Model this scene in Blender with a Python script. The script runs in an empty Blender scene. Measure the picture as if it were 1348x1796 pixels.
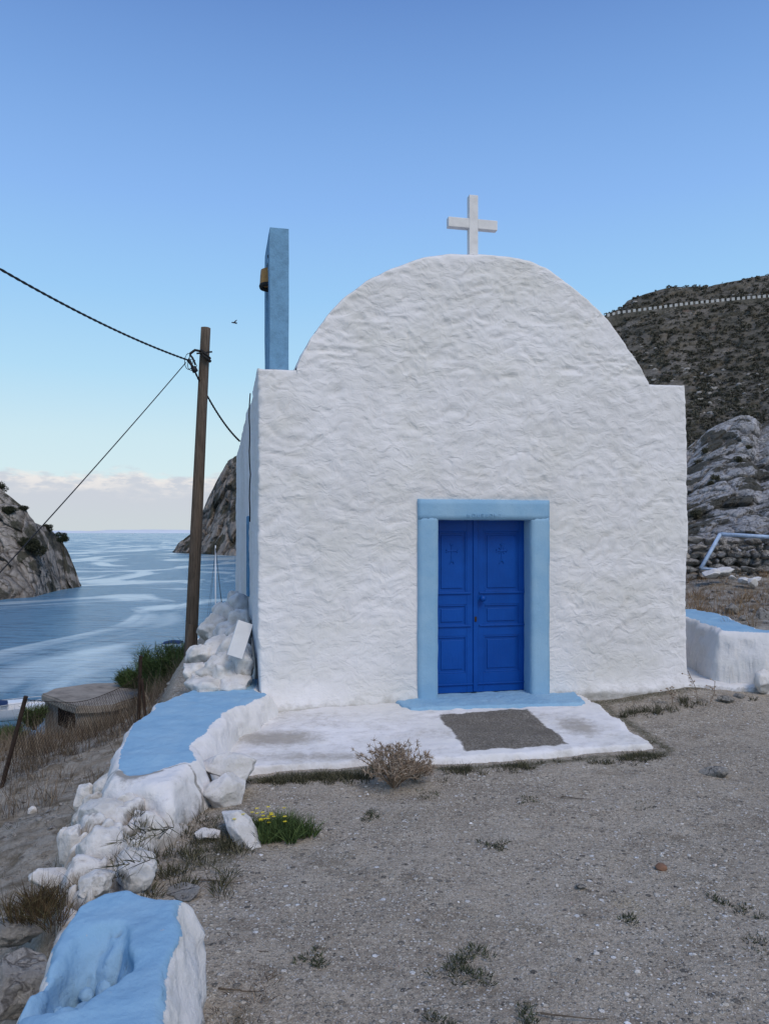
import bpy, bmesh, math, random
import numpy as np
from mathutils import Vector, Matrix
rng = np.random.default_rng(7); random.seed(7)
S = bpy.context.scene; COL = S.collection
EYE = 1.68; F = 1350.0; SEA = EYE-12.0
def pt(px, py, d): return np.array([(px-674)/F*d, d, EYE-(py-934)/F*d])
def ptz(px, py, z):
    d = (EYE-z)*F/(py-934); return np.array([(px-674)/F*d, d, z])
# ------------------------------------------------------------------ noise
def _h(i, j, k, s):
    n = (i.astype(np.int64)*374761393 + j.astype(np.int64)*668265263 + k.astype(np.int64)*2147483647 + s*974711) & 0xffffffff
    n = ((n ^ (n >> 13))*1274126177) & 0xffffffff
    n = ((n ^ (n >> 16))*2246822519) & 0xffffffff
    return ((n ^ (n >> 15)) & 0xffffff)/float(0x1000000)
def vnoise(x, y, z, s=0):
    x, y, z = np.broadcast_arrays(np.asarray(x, float), np.asarray(y, float), np.asarray(z, float))
    i, j, k = np.floor(x), np.floor(y), np.floor(z)
    fx, fy, fz = x-i, y-j, z-k
    sm = lambda t: t*t*t*(t*(t*6-15)+10)
    u, v, w = sm(fx), sm(fy), sm(fz)
    r = 0
    for a in (0, 1):
        for b in (0, 1):
            for c in (0, 1):
                r = r + _h(i+a, j+b, k+c, s)*(u if a else 1-u)*(v if b else 1-v)*(w if c else 1-w)
    return r*2-1
def fbm(x, y, z, o=4, s=0, g=.5, l=2.03):
    r = 0; a = 1; t = 0
    for q in range(o):
        r = r + a*vnoise(np.asarray(x)*l**q+q*17.1, np.asarray(y)*l**q+q*5.3, np.asarray(z)*l**q+q*9.7, s+q); t += a; a *= g
    return r/t
def ridge(x, y, z, o=4, s=0):
    r = 0; a = 1; t = 0
    for q in range(o):
        n = 1-np.abs(vnoise(np.asarray(x)*2.03**q+q*7, np.asarray(y)*2.03**q, np.asarray(z)*2.03**q+q*3, s+q)); r = r+a*n*n; t += a; a *= .5
    return r/t
def voro(x, y, z, s=0):
    x, y, z = np.broadcast_arrays(np.asarray(x, float), np.asarray(y, float), np.asarray(z, float))
    i, j, k = np.floor(x), np.floor(y), np.floor(z)
    f1 = np.full(x.shape, 9.); f2 = np.full(x.shape, 9.); idv = np.zeros(x.shape)
    for a in (-1, 0, 1):
        for b in (-1, 0, 1):
            for c in (-1, 0, 1):
                I, J, K = i+a, j+b, k+c
                h1, h2, h3 = _h(I, J, K, s), _h(I, J, K, s+11), _h(I, J, K, s+23)
                d = np.sqrt((I+h1-x)**2+(J+h2-y)**2+(K+h3-z)**2)
                m = d < f1
                f2 = np.where(m, f1, np.minimum(f2, d)); idv = np.where(m, _h(I, J, K, s+37), idv); f1 = np.where(m, d, f1)
    return f1, f2, idv
def sstep(a, b, x):
    t = np.clip((x-a)/(b-a), 0, 1); return t*t*(3-2*t)
# ------------------------------------------------------------------ mesh helpers
def tag(o, label=None, cat=None, group=None, kind=None):
    if label: o['label'] = label
    if cat: o['category'] = cat
    if group: o['group'] = group
    if kind: o['kind'] = kind
    return o
def mesh(name, V, Fs, mat, parent=None, smooth=True, attrs=None):
    V = np.asarray(V, np.float32).reshape(-1, 3)
    me = bpy.data.meshes.new(name)
    if isinstance(Fs, np.ndarray):
        nf, k = Fs.shape
        me.vertices.add(len(V)); me.vertices.foreach_set('co', V.ravel())
        me.loops.add(nf*k); me.loops.foreach_set('vertex_index', Fs.astype(np.int32).ravel())
        me.polygons.add(nf); me.polygons.foreach_set('loop_start', np.arange(0, nf*k, k, dtype=np.int32))
        me.polygons.foreach_set('loop_total', np.full(nf, k, np.int32))
        me.update(calc_edges=True)
    else:
        me.from_pydata([tuple(map(float, v)) for v in V], [], [tuple(f) for f in Fs]); me.update()
    me.polygons.foreach_set('use_smooth', np.full(len(me.polygons), smooth, bool))
    for k, a in (attrs or {}).items():
        at = me.attributes.new(k, 'FLOAT', 'POINT'); at.data.foreach_set('value', np.asarray(a, np.float32).ravel())
    me.materials.append(mat)
    o = bpy.data.objects.new(name, me); COL.objects.link(o)
    if parent: o.parent = parent
    return o
def empty(name, loc=(0, 0, 0), rz=0, parent=None):
    o = bpy.data.objects.new(name, None); COL.objects.link(o); o.location = loc; o.rotation_euler = (0, 0, rz)
    o.empty_display_size = .1
    if parent: o.parent = parent
    return o
def gridfaces(n, m, off=0, flip=False):
    i = np.arange(n*m).reshape(n, m)+off
    a, b, c, d = i[:-1, :-1].ravel(), i[1:, :-1].ravel(), i[1:, 1:].ravel(), i[:-1, 1:].ravel()
    return np.stack([a, d, c, b] if flip else [a, b, c, d], 1)
class MB:
    def __init__(s): s.v = []; s.f = []; s.n = 0; s.r = []
    def add(s, V, Fs, r=None):
        V = np.asarray(V, float).reshape(-1, 3); s.v.append(V)
        for f in Fs: s.f.append(tuple(int(x)+s.n for x in f))
        s.r.append(np.full(len(V), random.random() if r is None else r)); s.n += len(V)
    def box(s, x0, x1, y0, y1, z0, z1, b=0.0):
        bm = bmesh.new(); bmesh.ops.create_cube(bm, size=1)
        for v in bm.verts: v.co = Vector((x0+(v.co.x+.5)*(x1-x0), y0+(v.co.y+.5)*(y1-y0), z0+(v.co.z+.5)*(z1-z0)))
        if b > 0: bmesh.ops.bevel(bm, geom=bm.edges[:], offset=b, segments=2, affect='EDGES', profile=.6)
        bm.verts.index_update()
        s.add([v.co[:] for v in bm.verts], [[v.index for v in f.verts] for f in bm.faces]); bm.free()
    def tube(s, P, R, k=8, cap=True):
        P = np.asarray(P, float); n = len(P); R = np.broadcast_to(R, (n,))
        V = []
        for i in range(n):
            t = P[min(i+1, n-1)]-P[max(i-1, 0)]; t = t/(np.linalg.norm(t)+1e-9)
            a = np.cross(t, [0, 0, 1.] if abs(t[2]) < .9 else [1., 0, 0]); a /= np.linalg.norm(a); b = np.cross(t, a)
            for q in range(k):
                th = 2*math.pi*q/k; V.append(P[i]+R[i]*(math.cos(th)*a+math.sin(th)*b))
        Fs = [(i*k+q, i*k+(q+1) % k, (i+1)*k+(q+1) % k, (i+1)*k+q) for i in range(n-1) for q in range(k)]
        if cap: Fs += [tuple(range(k))[::-1], tuple((n-1)*k+q for q in range(k))]
        s.add(V, Fs)
    def build(s, name, mat, parent=None, smooth=False):
        o = mesh(name, np.concatenate(s.v), s.f, mat, parent, smooth, {'rnd': np.concatenate(s.r)})
        return o
_ico = {}
def ico(n):
    if n not in _ico:
        bm = bmesh.new(); bmesh.ops.create_icosphere(bm, subdivisions=n, radius=1)
        bm.verts.index_update()
        _ico[n] = (np.array([v.co[:] for v in bm.verts]), np.array([[v.index for v in f.verts] for f in bm.faces])); bm.free()
    return _ico[n]
def rockverts(sub, size, seed, cuts=9, rough=.06, rot=None, cutmin=.62):
    V, Fs = ico(sub); V = V.copy(); r = np.random.default_rng(seed)
    for c in range(cuts):
        n = r.normal(size=3); n /= np.linalg.norm(n); h = r.uniform(cutmin, .92)
        d = V@n; m = d > h; V[m] -= np.outer(d[m]-h, n)*.93
    if rough: V *= (1+rough*fbm(V[:, 0]*2.3+seed, V[:, 1]*2.3, V[:, 2]*2.3, 4, seed))[:, None]
    V = V*np.asarray(size)
    if rot is None: rot = (r.uniform(-.3, .3), r.uniform(-.3, .3), r.uniform(0, 6.28))
    M = np.array(Matrix.Rotation(rot[2], 3, 'Z')@Matrix.Rotation(rot[1], 3, 'Y')@Matrix.Rotation(rot[0], 3, 'X'))
    return V@M.T, Fs
def stones(name, pos, sizes, sub, mat, seed=0, kind='stuff', label=None, cat=None, flat=.6):
    """many little stones in one mesh"""
    r = np.random.default_rng(seed); temps = [rockverts(sub, (1, 1, 1), seed*31+q, 7, .05, cutmin=.5)[0] for q in range(10)]
    Fs = ico(sub)[1]; nv = len(temps[0]); n = len(pos); VV = np.zeros((n, nv, 3)); R = r.random(n)
    tt = r.integers(0, 10, n); an = r.uniform(0, 6.28, n)
    for i in range(n):
        v = temps[tt[i]]*sizes[i]*np.array([1, r.uniform(.6, 1), flat*r.uniform(.6, 1.2)])
        c, s_ = math.cos(an[i]), math.sin(an[i]); VV[i, :, 0] = v[:, 0]*c-v[:, 1]*s_; VV[i, :, 1] = v[:, 0]*s_+v[:, 1]*c; VV[i, :, 2] = v[:, 2]
        VV[i] += pos[i]
    FF = (Fs[None]+(np.arange(n)*nv)[:, None, None]).reshape(-1, 3)
    o = mesh(name, VV.reshape(-1, 3), FF, mat, None, False, {'rnd': np.repeat(R, nv)})
    return tag(o, label, cat, kind=kind)
def blades(B, D, L, W, bend, seed=0, seg=3):
    """arrays of blades -> verts, quads, rnd"""
    r = np.random.default_rng(seed); n = len(B); D = D/np.linalg.norm(D, axis=1, keepdims=True)
    side = np.cross(D, r.normal(size=(n, 3))); side /= np.linalg.norm(side, axis=1, keepdims=True)+1e-9
    curve = r.normal(size=(n, 3))*.5; curve[:, 2] = -np.abs(curve[:, 2])-.3
    V = np.zeros((n, seg+1, 2, 3))
    for k in range(seg+1):
        t = k/seg; P = B+D*(L*t)[:, None]+curve*(np.asarray(bend)*L*t*t)[:, None] if np.ndim(bend) else B+D*(L*t)[:, None]+curve*(bend*L*t*t)[:, None]
        w = (W*(1-.85*t)*(.6+1.2*t*(1-t)))[:, None]
        V[:, k, 0] = P-side*w; V[:, k, 1] = P+side*w
    base = (np.arange(n)*(seg+1)*2)[:, None]; q = []
    for k in range(seg): q.append(base+np.array([2*k, 2*k+1, 2*k+3, 2*k+2])[None])
    return V.reshape(-1, 3), np.concatenate(q), np.repeat(r.random(n), (seg+1)*2)
def join_parts(L):
    V = []; Fs = []; R = []; n = 0
    for v, f, r in L: V.append(v); Fs.append(f+n); R.append(r); n += len(v)
    return np.concatenate(V), np.concatenate(Fs), np.concatenate(R)
def sdf_poly(X, Y, poly):
    """positive inside"""
    P = np.asarray(poly, float); d = np.full(X.shape, 1e9); inside = np.zeros(X.shape, bool)
    for i in range(len(P)):
        a, b = P[i], P[(i+1) % len(P)]; ex, ey = b-a
        t = np.clip(((X-a[0])*ex+(Y-a[1])*ey)/(ex*ex+ey*ey+1e-12), 0, 1)
        d = np.minimum(d, np.hypot(X-a[0]-t*ex, Y-a[1]-t*ey))
        c = ((a[1] > Y) != (b[1] > Y)) & (X < (b[0]-a[0])*(Y-a[1])/((b[1]-a[1]) if b[1] != a[1] else 1e-12)+a[0]); inside ^= c
    return np.where(inside, d, -d)
# ------------------------------------------------------------------ materials
class NT:
    def __init__(s, name, rough=.9, spec=.2):
        s.m = bpy.data.materials.new(name); s.m.use_nodes = True; s.t = s.m.node_tree; s.b = s.t.nodes['Principled BSDF']
        s.b.inputs['Roughness'].default_value = rough; s.b.inputs['Specular IOR Level'].default_value = spec
        s.tc = s.t.nodes.new('ShaderNodeTexCoord').outputs['Object']
        s.geo = s.t.nodes.new('ShaderNodeNewGeometry')
    def N(s, typ, ins=None, **kw):
        n = s.t.nodes.new('ShaderNode'+typ)
        for k, v in kw.items(): setattr(n, k, v)
        for k, v in (ins or {}).items(): s.put(n.inputs[k], v)
        return n
    def put(s, sock, v):
        if isinstance(v, bpy.types.NodeSocket): s.t.links.new(v, sock)
        else:
            if isinstance(v, (tuple, list)) and sock.type == 'RGBA' and len(v) == 3: v = (*v, 1)
            sock.default_value = v
    def mapv(s, v, scale): return s.N('Mapping', {'Vector': v, 'Scale': scale}).outputs[0]
    def noise(s, scale, det=4, rough=.55, v=None, dist=0): return s.N('TexNoise', {'Vector': v or s.tc, 'Scale': scale, 'Detail': det, 'Roughness': rough, 'Distortion': dist}).outputs[0]
    def voro(s, scale, feat='F1', v=None, out=0, rand=1): return s.N('TexVoronoi', {'Vector': v or s.tc, 'Scale': scale, 'Randomness': rand}, feature=feat).outputs[out]
    def attr(s, n): return s.N('Attribute', attribute_name=n).outputs['Fac']
    def math(s, op, a, b=0, c=None):
        n = s.N('Math', operation=op); s.put(n.inputs[0], a); s.put(n.inputs[1], b)
        if c is not None: s.put(n.inputs[2], c)
        return n.outputs[0]
    def ss(s, x, a, b, o0=0, o1=1): return s.N('MapRange', {0: x, 1: a, 2: b, 3: o0, 4: o1}, interpolation_type='SMOOTHSTEP').outputs[0]
    def mix(s, f, a, b, mode='MIX'):
        n = s.N('Mix', data_type='RGBA', blend_type=mode); s.put(n.inputs[0], f); s.put(n.inputs[6], a); s.put(n.inputs[7], b); return n.outputs[2]
    def ramp(s, x, stops):
        n = s.N('ValToRGB', {0: x}); e = n.color_ramp.elements
        while len(e) < len(stops): e.new(.5)
        for q, (p, c) in zip(e, stops): q.position = p; q.color = (*c, 1)
        return n.outputs[0]
    def bump(s, h, dist, strength=1, nrm=None):
        n = s.N('Bump', {'Height': h, 'Distance': dist, 'Strength': strength})
        if nrm: s.put(n.inputs['Normal'], nrm)
        return n.outputs[0]
    def fin(s, col, nrm=None, rough=None):
        s.put(s.b.inputs['Base Color'], col)
        if nrm: s.put(s.b.inputs['Normal'], nrm)
        if rough is not None: s.put(s.b.inputs['Roughness'], rough)
        return s.m
BLUE = (.215, .385, .545)
def white_col(n):
    big = n.noise(1.3, 5, .6); fine = n.noise(28, 4, .6); sp = n.noise(9, 6, .7)
    c = n.mix(n.ss(big, .35, .68), (.73, .715, .715), (.655, .64, .63))
    c = n.mix(n.ss(n.noise(.9, 5, .65, n.mapv(n.tc, (1, 1, 1.8))), .42, .66, 0, .55), c, (.62, .605, .555))
    c = n.mix(n.ss(n.noise(3, 6, .7, n.mapv(n.tc, (5, 5, .35))), .60, .78, 0, .22), c, (.50, .49, .46))
    c = n.mix(n.ss(sp, .60, .74, 0, .35), c, (.55, .54, .52))
    c = n.mix(n.ss(fine, .62, .75, 0, .18), c, (.5, .48, .45))
    return c
def blue_col(n):
    big = n.noise(3.1, 5, .6); st = n.noise(22, 5, .65)
    c = n.mix(n.ss(big, .35, .7), BLUE, (.265, .43, .57))
    c = n.mix(n.ss(st, .6, .75, 0, .35), c, (.15, .29, .43))
    return n.mix(n.ss(n.noise(60, 3, .6), .66, .74, 0, .4), c, (.35, .5, .66))
def wall_bump(n, extra=1.0):
    v = n.mapv(n.tc, (1, 1, 1.9)); w = n.noise(2.2, 2, .5)
    vv = n.N('VectorMath', {0: v, 1: n.N('VectorMath', {0: n.N('TexNoise', {'Vector': n.tc, 'Scale': 3.5, 'Detail': 2}).outputs[1], 3: .55}, operation='SCALE').outputs[0]}, operation='ADD').outputs[0]
    a = n.noise(5.0, 3, .5, vv); r = n.math('ABSOLUTE', n.math('SUBTRACT', a, .5)); r = n.math('SUBTRACT', 1, n.math('POWER', n.math('MULTIPLY', r, 3.0), 1.15))
    b1 = n.bump(r, .022*extra, .5)
    b2 = n.bump(n.noise(20, 3, .5), .008, .4, b1)
    return n.bump(n.noise(110, 3, .6), .003, .5, b2)
def m_whitewash():
    n = NT('whitewash', .88, .15); c = white_col(n)
    d = n.attr('dirt'); g = n.noise(7, 6, .7)  # dirt includes contact shade painted along the foot
    c = n.mix(n.ss(n.math('ADD', d, n.math('MULTIPLY', n.math('SUBTRACT', g, .5), 1.3)), .42, .95, 0, .8), c, (.33, .31, .27))
    pn = n.geo.outputs['Pointiness']; c = n.mix(n.ss(pn, .497, .44, 0, .45), c, (.36, .34, .30)); c = n.mix(n.ss(pn, .503, .54, 0, .25), c, (.82, .81, .80))  # creases darkened in the colour for dirt and occlusion shade; ridges paler
    spots = n.ss(n.voro(5.5), .012, .02, .55, 0); c = n.mix(spots, c, (.15, .14, .13))
    return n.fin(c, wall_bump(n))
def m_oldwash():
    n = NT('old_whitewash', .92, .12); big = n.noise(5, 6, .7); fine = n.noise(40, 5, .7); pk = n.noise(11, 8, .78)
    c = n.mix(n.ss(big, .35, .65), (.66, .64, .62), (.53, .51, .475)); c = n.mix(n.ss(fine, .56, .72, 0, .4), c, (.36, .34, .30))
    d = n.attr('dirt'); c = n.mix(n.ss(n.math('ADD', d, n.math('MULTIPLY', n.math('SUBTRACT', pk, .5), 1.7)), .45, .80, 0, .8), c, (.27, .245, .21))
    c = n.mix(n.ss(n.noise(7, 8, .8), .61, .64, 0, .7), c, (.40, .37, .33))
    pn = n.geo.outputs['Pointiness']; c = n.mix(n.ss(pn, .495, .42, 0, .75), c, (.20, .18, .155)); c = n.mix(n.ss(pn, .505, .56, 0, .4), c, (.78, .77, .75))  # hollows get grime plus painted ambient shading, edges a paler tone
    b = n.bump(n.noise(14, 7, .72), .02, .8); return n.fin(c, n.bump(n.noise(80, 5, .7), .005, .8, b))
def m_painted():      # blue on top, white on the sides: attribute 'blue' is the distance inside the painted edge
    n = NT('painted_masonry', .8, .2)
    e = n.math('ADD', n.attr('blue'), n.math('MULTIPLY', n.math('SUBTRACT', n.noise(26, 4, .65), .5), .035))
    wc = white_col(n); d = n.attr('dirt'); g = n.noise(11, 6, .75)  # dirt attribute mixes grime with painted shade at the wall foot
    dm = n.ss(n.math('ADD', d, n.math('MULTIPLY', n.math('SUBTRACT', g, .5), 1.2)), .5, .95, 0, .85)
    wc = n.mix(dm, wc, (.22, .205, .18))
    bc = n.mix(n.math('MULTIPLY', dm, .55), blue_col(n), (.12, .18, .25))
    c = n.mix(n.ss(e, 0, .004), wc, bc)
    c = n.mix(n.ss(n.noise(2.2, 7, .75), .50, .68, 0, .35), c, n.mix(1.0, c, (.74, .76, .80), 'MULTIPLY'))
    c = n.mix(n.ss(n.geo.outputs['Pointiness'], .495, .42, 0, .5), c, (.13, .14, .15))  # occlusion-like shade and dirt painted into the hollows
    ch = n.ss(n.noise(19, 7, .8), .655, .675); c = n.mix(n.math('MULTIPLY', ch, .7), c, (.42, .42, .42))
    b = n.bump(n.noise(9, 5, .6), .018, .7); b = n.bump(n.noise(50, 5, .7), .006, .8, b)
    b = n.bump(n.ss(e, 0, .006), .002, .6, b)
    return n.fin(c, b)
def m_blue():
    n = NT('light_blue_paint', .7, .25); c = blue_col(n)
    b = n.bump(n.noise(10, 4, .6), .010, .5); b = n.bump(n.noise(70, 4, .6), .003, .6, b)
    return n.fin(c, b)
def m_door():
    n = NT('deep_blue_gloss_paint', .42, .22)
    v = n.mapv(n.tc, (1, 1, .12)); g = n.noise(60, 4, .6, v); big = n.noise(2.5, 4, .6)
    c = n.mix(n.ss(big, .35, .7), (.0005, .052, .27), (.001, .066, .33)); c = n.mix(n.ss(g, .6, .8, 0, .3), c, (.0005, .030, .18))
    c = n.mix(n.ss(n.noise(34, 5, .7), .68, .78, 0, .35), c, (.02, .11, .36))
    return n.fin(c, n.bump(g, .0025, .5, n.bump(n.noise(12, 3), .004, .3)), n.ss(big, .3, .7, .36, .55))
def simple(name, col, rough=.8, spec=.3, var=.35, scale=8, bump=.003, metal=0, stretch=None):
    n = NT(name, rough, spec); v = n.mapv(n.tc, stretch) if stretch else None
    g = n.noise(scale, 6, .65, v); dk = tuple(x*(1-var) for x in col); lt = tuple(min(1, x*(1+var*.6)) for x in col)
    c = n.ramp(g, [(.3, dk), (.52, col), (.75, lt)]); n.b.inputs['Metallic'].default_value = metal
    return n.fin(c, n.bump(n.noise(scale*4, 5, .6, v), bump, .7))
def rnd_mat(name, stops, rough=.9, scale=30, bump=.002, trans=0):
    n = NT(name, rough, .12); c = n.ramp(n.attr('rnd'), stops)
    c = n.mix(n.ss(n.noise(scale, 3, .6), .4, .75, 0, .35), c, n.mix(1.0, c, (.35, .35, .35), 'MULTIPLY'))
    return n.fin(c, n.bump(n.noise(scale*3, 3), bump, .6))
def m_ground():
    n = NT('gravel_ground', .95, .1)
    big = n.noise(.55, 5, .6); mid = n.noise(3.3, 6, .7); f = n.noise(38, 5, .75)
    base = n.mix(n.ss(big, .35, .65), (0.468, 0.400, 0.319), (0.338, 0.287, 0.227))
    base = n.mix(n.ss(mid, .45, .72, 0, .6), base, (0.576, 0.509, 0.419))
    base = n.mix(n.ss(n.noise(1.7, 6, .75), .54, .66, 0, .55), base, (0.189, 0.161, 0.117))
    base = n.mix(n.ss(f, .5, .7, 0, .6), base, (0.655, 0.585, 0.486))
    base = n.mix(n.ss(f, .5, .3, 0, .55), base, (0.113, 0.100, 0.086))
    base = n.mix(n.ss(n.noise(2.6, 7, .75, n.mapv(n.tc, (1, 1.6, 1))), .52, .64, 0, .6), base, (0.207, 0.169, 0.129))
    base = n.mix(n.ss(n.noise(.9, 5, .6, n.mapv(n.tc, (1.3, 1, 1))), .60, .68, 0, .6), base, (0.427, 0.360, 0.257))
    v1 = n.N('TexVoronoi', {'Vector': n.tc, 'Scale': 62.}); v2 = n.N('TexVoronoi', {'Vector': n.tc, 'Scale': 26.})
    def peb(v, thr, r):
        sep = n.N('SeparateColor', {0: v.outputs[1]})
        on = n.math('MULTIPLY', n.ss(sep.outputs[0], thr, thr+.02), n.ss(v.outputs[0], r, r*.7)); return on, sep.outputs[1]
    o1, r1 = peb(v1, .25, .48); o2, r2 = peb(v2, .72, .40)
    st = [(0, (0.113, 0.104, 0.093)), (.4, (0.416, 0.368, 0.302)), (.8, (0.714, 0.640, 0.528)), (1, (0.850, 0.850, 0.850))]
    dirtmask = n.ss(n.noise(1.1, 4, .6), .40, .56); dirtmask = n.math('MULTIPLY', dirtmask, n.attr('gravel'))
    dirtmask = n.math('MAXIMUM', dirtmask, n.math('MULTIPLY', n.attr('gravel'), .55))
    c = n.mix(n.math('MULTIPLY', o1, dirtmask), base, n.ramp(r1, st)); c = n.mix(n.math('MULTIPLY', o2, n.attr('gravel')), c, n.ramp(r2, st))
    # slope soil: browner
    c = n.mix(n.math('SUBTRACT', 1, n.attr('gravel')), c, n.mix(n.ss(n.noise(6, 6, .7), .4, .65), n.mix(n.ss(mid, .4, .6), (0.183, 0.154, 0.114), (0.301, 0.267, 0.219)), (0.412, 0.380, 0.331)))
    gr = n.ss(n.math('ADD', n.attr('green'), n.math('MULTIPLY', n.math('SUBTRACT', n.noise(9, 5, .7), .5), 1.2)), .45, .95, 0, .8)
    c = n.mix(gr, c, (0.080, 0.076, 0.039))
    v3 = n.N('TexVoronoi', {'Vector': n.tc, 'Scale': 150.}); o3, r3 = peb(v3, .3, .5); c = n.mix(n.math('MULTIPLY', o3, n.math('MULTIPLY', n.attr('gravel'), .6)), c, n.ramp(r3, st))
    h = n.math('ADD', n.math('MULTIPLY', o1, .5), n.math('ADD', o2, n.math('MULTIPLY', f, .9)))
    b = n.bump(n.noise(5, 8, .72), .07, .8); b = n.bump(n.noise(45, 5, .75), .012, .8, b); return n.fin(c, n.bump(h, .014, 1.0, b))
def m_rock(name, a, b_, dark, sc=1.0, rust=None, veg=None, moss=.5, stretch=(1, 1, 1)):
    n = NT(name, .92, .12); v = n.mapv(n.tc, stretch)
    g = n.noise(1.2*sc, 9, .68, v); g2 = n.noise(5*sc, 8, .7, v, .6)
    c = n.mix(n.ss(g, .38, .62), a, b_); c = n.mix(n.ss(g2, .46, .34, 0, .85), c, dark)
    cr = n.N('TexVoronoi', {'Vector': n.mapv(n.N('VectorMath', {0: v, 1: n.N('TexNoise', {'Vector': v, 'Scale': 2*sc, 'Detail': 4}).outputs[1]}, operation='ADD').outputs[0], (1, 1, .6)), 'Scale': 1.5*sc}, feature='DISTANCE_TO_EDGE').outputs[0]
    c = n.mix(n.ss(cr, .06, 0, 0, .75), c, dark)
    c = n.mix(n.ss(n.noise(17*sc, 5, .7, v), .56, .72, 0, .5), c, tuple(min(1, x*1.5) for x in a))
    if rust: c = n.mix(n.ss(n.noise(.8*sc, 5, .7), .60, .70, 0, .55), c, rust)
    if veg: c = n.mix(n.ss(n.math('ADD', n.noise(.55*sc, 7, .72), n.math('MULTIPLY', n.attr('veg'), .25)), .56, .62, 0, .9), c, veg)
    dp = n.attr('crev'); c = n.mix(n.ss(dp, 0, 1, 0, .8), c, dark)
    h = n.math('ADD', g2, n.math('MULTIPLY', n.ss(cr, 0, .12), .6))
    b = n.bump(h, .35/sc, .8); b = n.bump(n.noise(22*sc, 6, .7, v), .05/sc, .8, b)
    return n.fin(c, b)
def m_water():
    n = NT('sea_water', .05, .5); n.b.inputs['IOR'].default_value = 1.33
    P = n.geo.outputs['Position']
    # wind streaks: broad sinuous bands running out of the inlet
    warp = n.N('TexNoise', {'Vector': n.mapv(P, (.012, .006, 1)), 'Scale': 1., 'Detail': 2}).outputs[1]
    wv = n.N('VectorMath', {0: n.mapv(P, (.010, .0042, 1)), 1: n.N('VectorMath', {0: warp, 3: 1.6}, operation='SCALE').outputs[0]}, operation='ADD').outputs[0]
    band = n.noise(3.6, 4, .55, wv, .8); calm = n.ss(band, .48, .60)
    near = n.noise(1.0, 2, .5, n.mapv(P, (.02, .03, 1)))
    w1 = n.noise(1.0, 4, .6, n.mapv(P, (.35, 1.1, 1))); w2 = n.noise(1.0, 3, .6, n.mapv(P, (1.7, 4.2, 1)))
    st = n.ss(calm, 0, 1, 1.0, .22)
    b = n.N('Bump', {'Height': w1, 'Distance': .8, 'Strength': st}).outputs[0]
    b = n.N('Bump', {'Height': w2, 'Distance': .16, 'Strength': st, 'Normal': b}).outputs[0]
    c = n.mix(calm, (.11, .235, .34), (.46, .58, .63))  # paler calm bands carry a painted reflection of the low sky
    rip = n.noise(1.0, 5, .65, n.mapv(P, (.22, .9, 1))); c = n.mix(n.math('MULTIPLY', n.ss(rip, .52, .62), n.ss(calm, 0, 1, .6, .2)), c, (.03, .09, .16))  # dark ripple lines are reflections painted into the colour
    return n.fin(c, b, n.ss(calm, 0, 1, .25, .18))
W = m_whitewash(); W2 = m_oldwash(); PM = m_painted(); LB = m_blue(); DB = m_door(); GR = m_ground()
M = {
 'timber': simple('weathered_timber', (.115, .088, .066), .85, .2, .55, 9, .006, stretch=(6, 6, .5)),
 'rust': simple('rusty_iron', (.035, .022, .016), .8, .3, .5, 30, .002),
 'cable': simple('black_cable', (.012, .013, .016), .6, .3, .3, 40, .001),
 'bell': simple('ochre_bell', (.33, .17, .035), .5, .4, .4, 18, .002),
 'dark': simple('dark_iron', (.015, .014, .013), .7, .3, .3, 30, .001),
 'concrete': simple('old_concrete', (.27, .24, .205), .95, .1, .45, 3.2, .012),
 'hole': simple('opening_shade', (.012, .011, .010), 1, 0, .2, 5, .001),
 'hull': simple('white_hull', (.74, .75, .76), .35, .5, .08, 2, .001),
 'navy': simple('navy_canvas', (.015, .035, .10), .8, .2, .3, 5, .003),
 'beige': simple('beige_canvas', (.42, .36, .29), .9, .2, .15, 5, .003),
 'alloy': simple('pale_alloy', (.55, .57, .58), .4, .5, .1, 5, .001),
 'twig': simple('dry_twig', (.13, .105, .08), .95, .1, .4, 40, .001),
 'glass': simple('dark_glass', (.02, .03, .04), .1, .5, .2, 3, .0005),
 'bark': simple('bark', (.06, .045, .033), .95, .1, .4, 12, .01),
 'parapet': simple('white_parapet', (.50, .49, .46), .9, .1, .15, .8, .02),
 'asphalt': simple('asphalt', (.06, .06, .06), .95, .1, .2, 1, .01),
 'paleblue': simple('pale_blue_pipe', (.36, .47, .62), .6, .3, .35, 14, .002),
 'feather': simple('dark_feather', (.03, .03, .035), .9, .1, .3, 30, .001),
 'greystone': m_rock('grey_white_stone', (.50, .475, .44), (.36, .34, .31), (.12, .11, .10), 2.2),
}
DRY = rnd_mat('dry_grass', [(0, (.06, .045, .035)), (.5, (.14, .108, .075)), (.85, (.24, .19, .14)), (1, (.36, .31, .24))])
GREEN = rnd_mat('green_leaves', [(0, (.03, .05, .018)), (.6, (.07, .11, .038)), (1, (.14, .20, .07))])
OLIVE = rnd_mat('olive_leaves', [(0, (.035, .036, .024)), (.6, (.075, .076, .046)), (1, (.17, .155, .10))])
THIS = rnd_mat('dry_thistle', [(0, (.18, .13, .09)), (.6, (.34, .26, .19)), (1, (.50, .42, .34))])
YEL = rnd_mat('yellow_petals', [(0, (.55, .45, .02)), (1, (.75, .62, .06))])
PEB = rnd_mat('pebbles', [(0, (.15, .14, .125)), (.3, (.30, .28, .25)), (.65, (.46, .435, .40)), (.93, (.60, .575, .53)), (.94, (.24, .11, .07)), (.96, (.75, .74, .72)), (1, (.8, .79, .77))])
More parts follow.
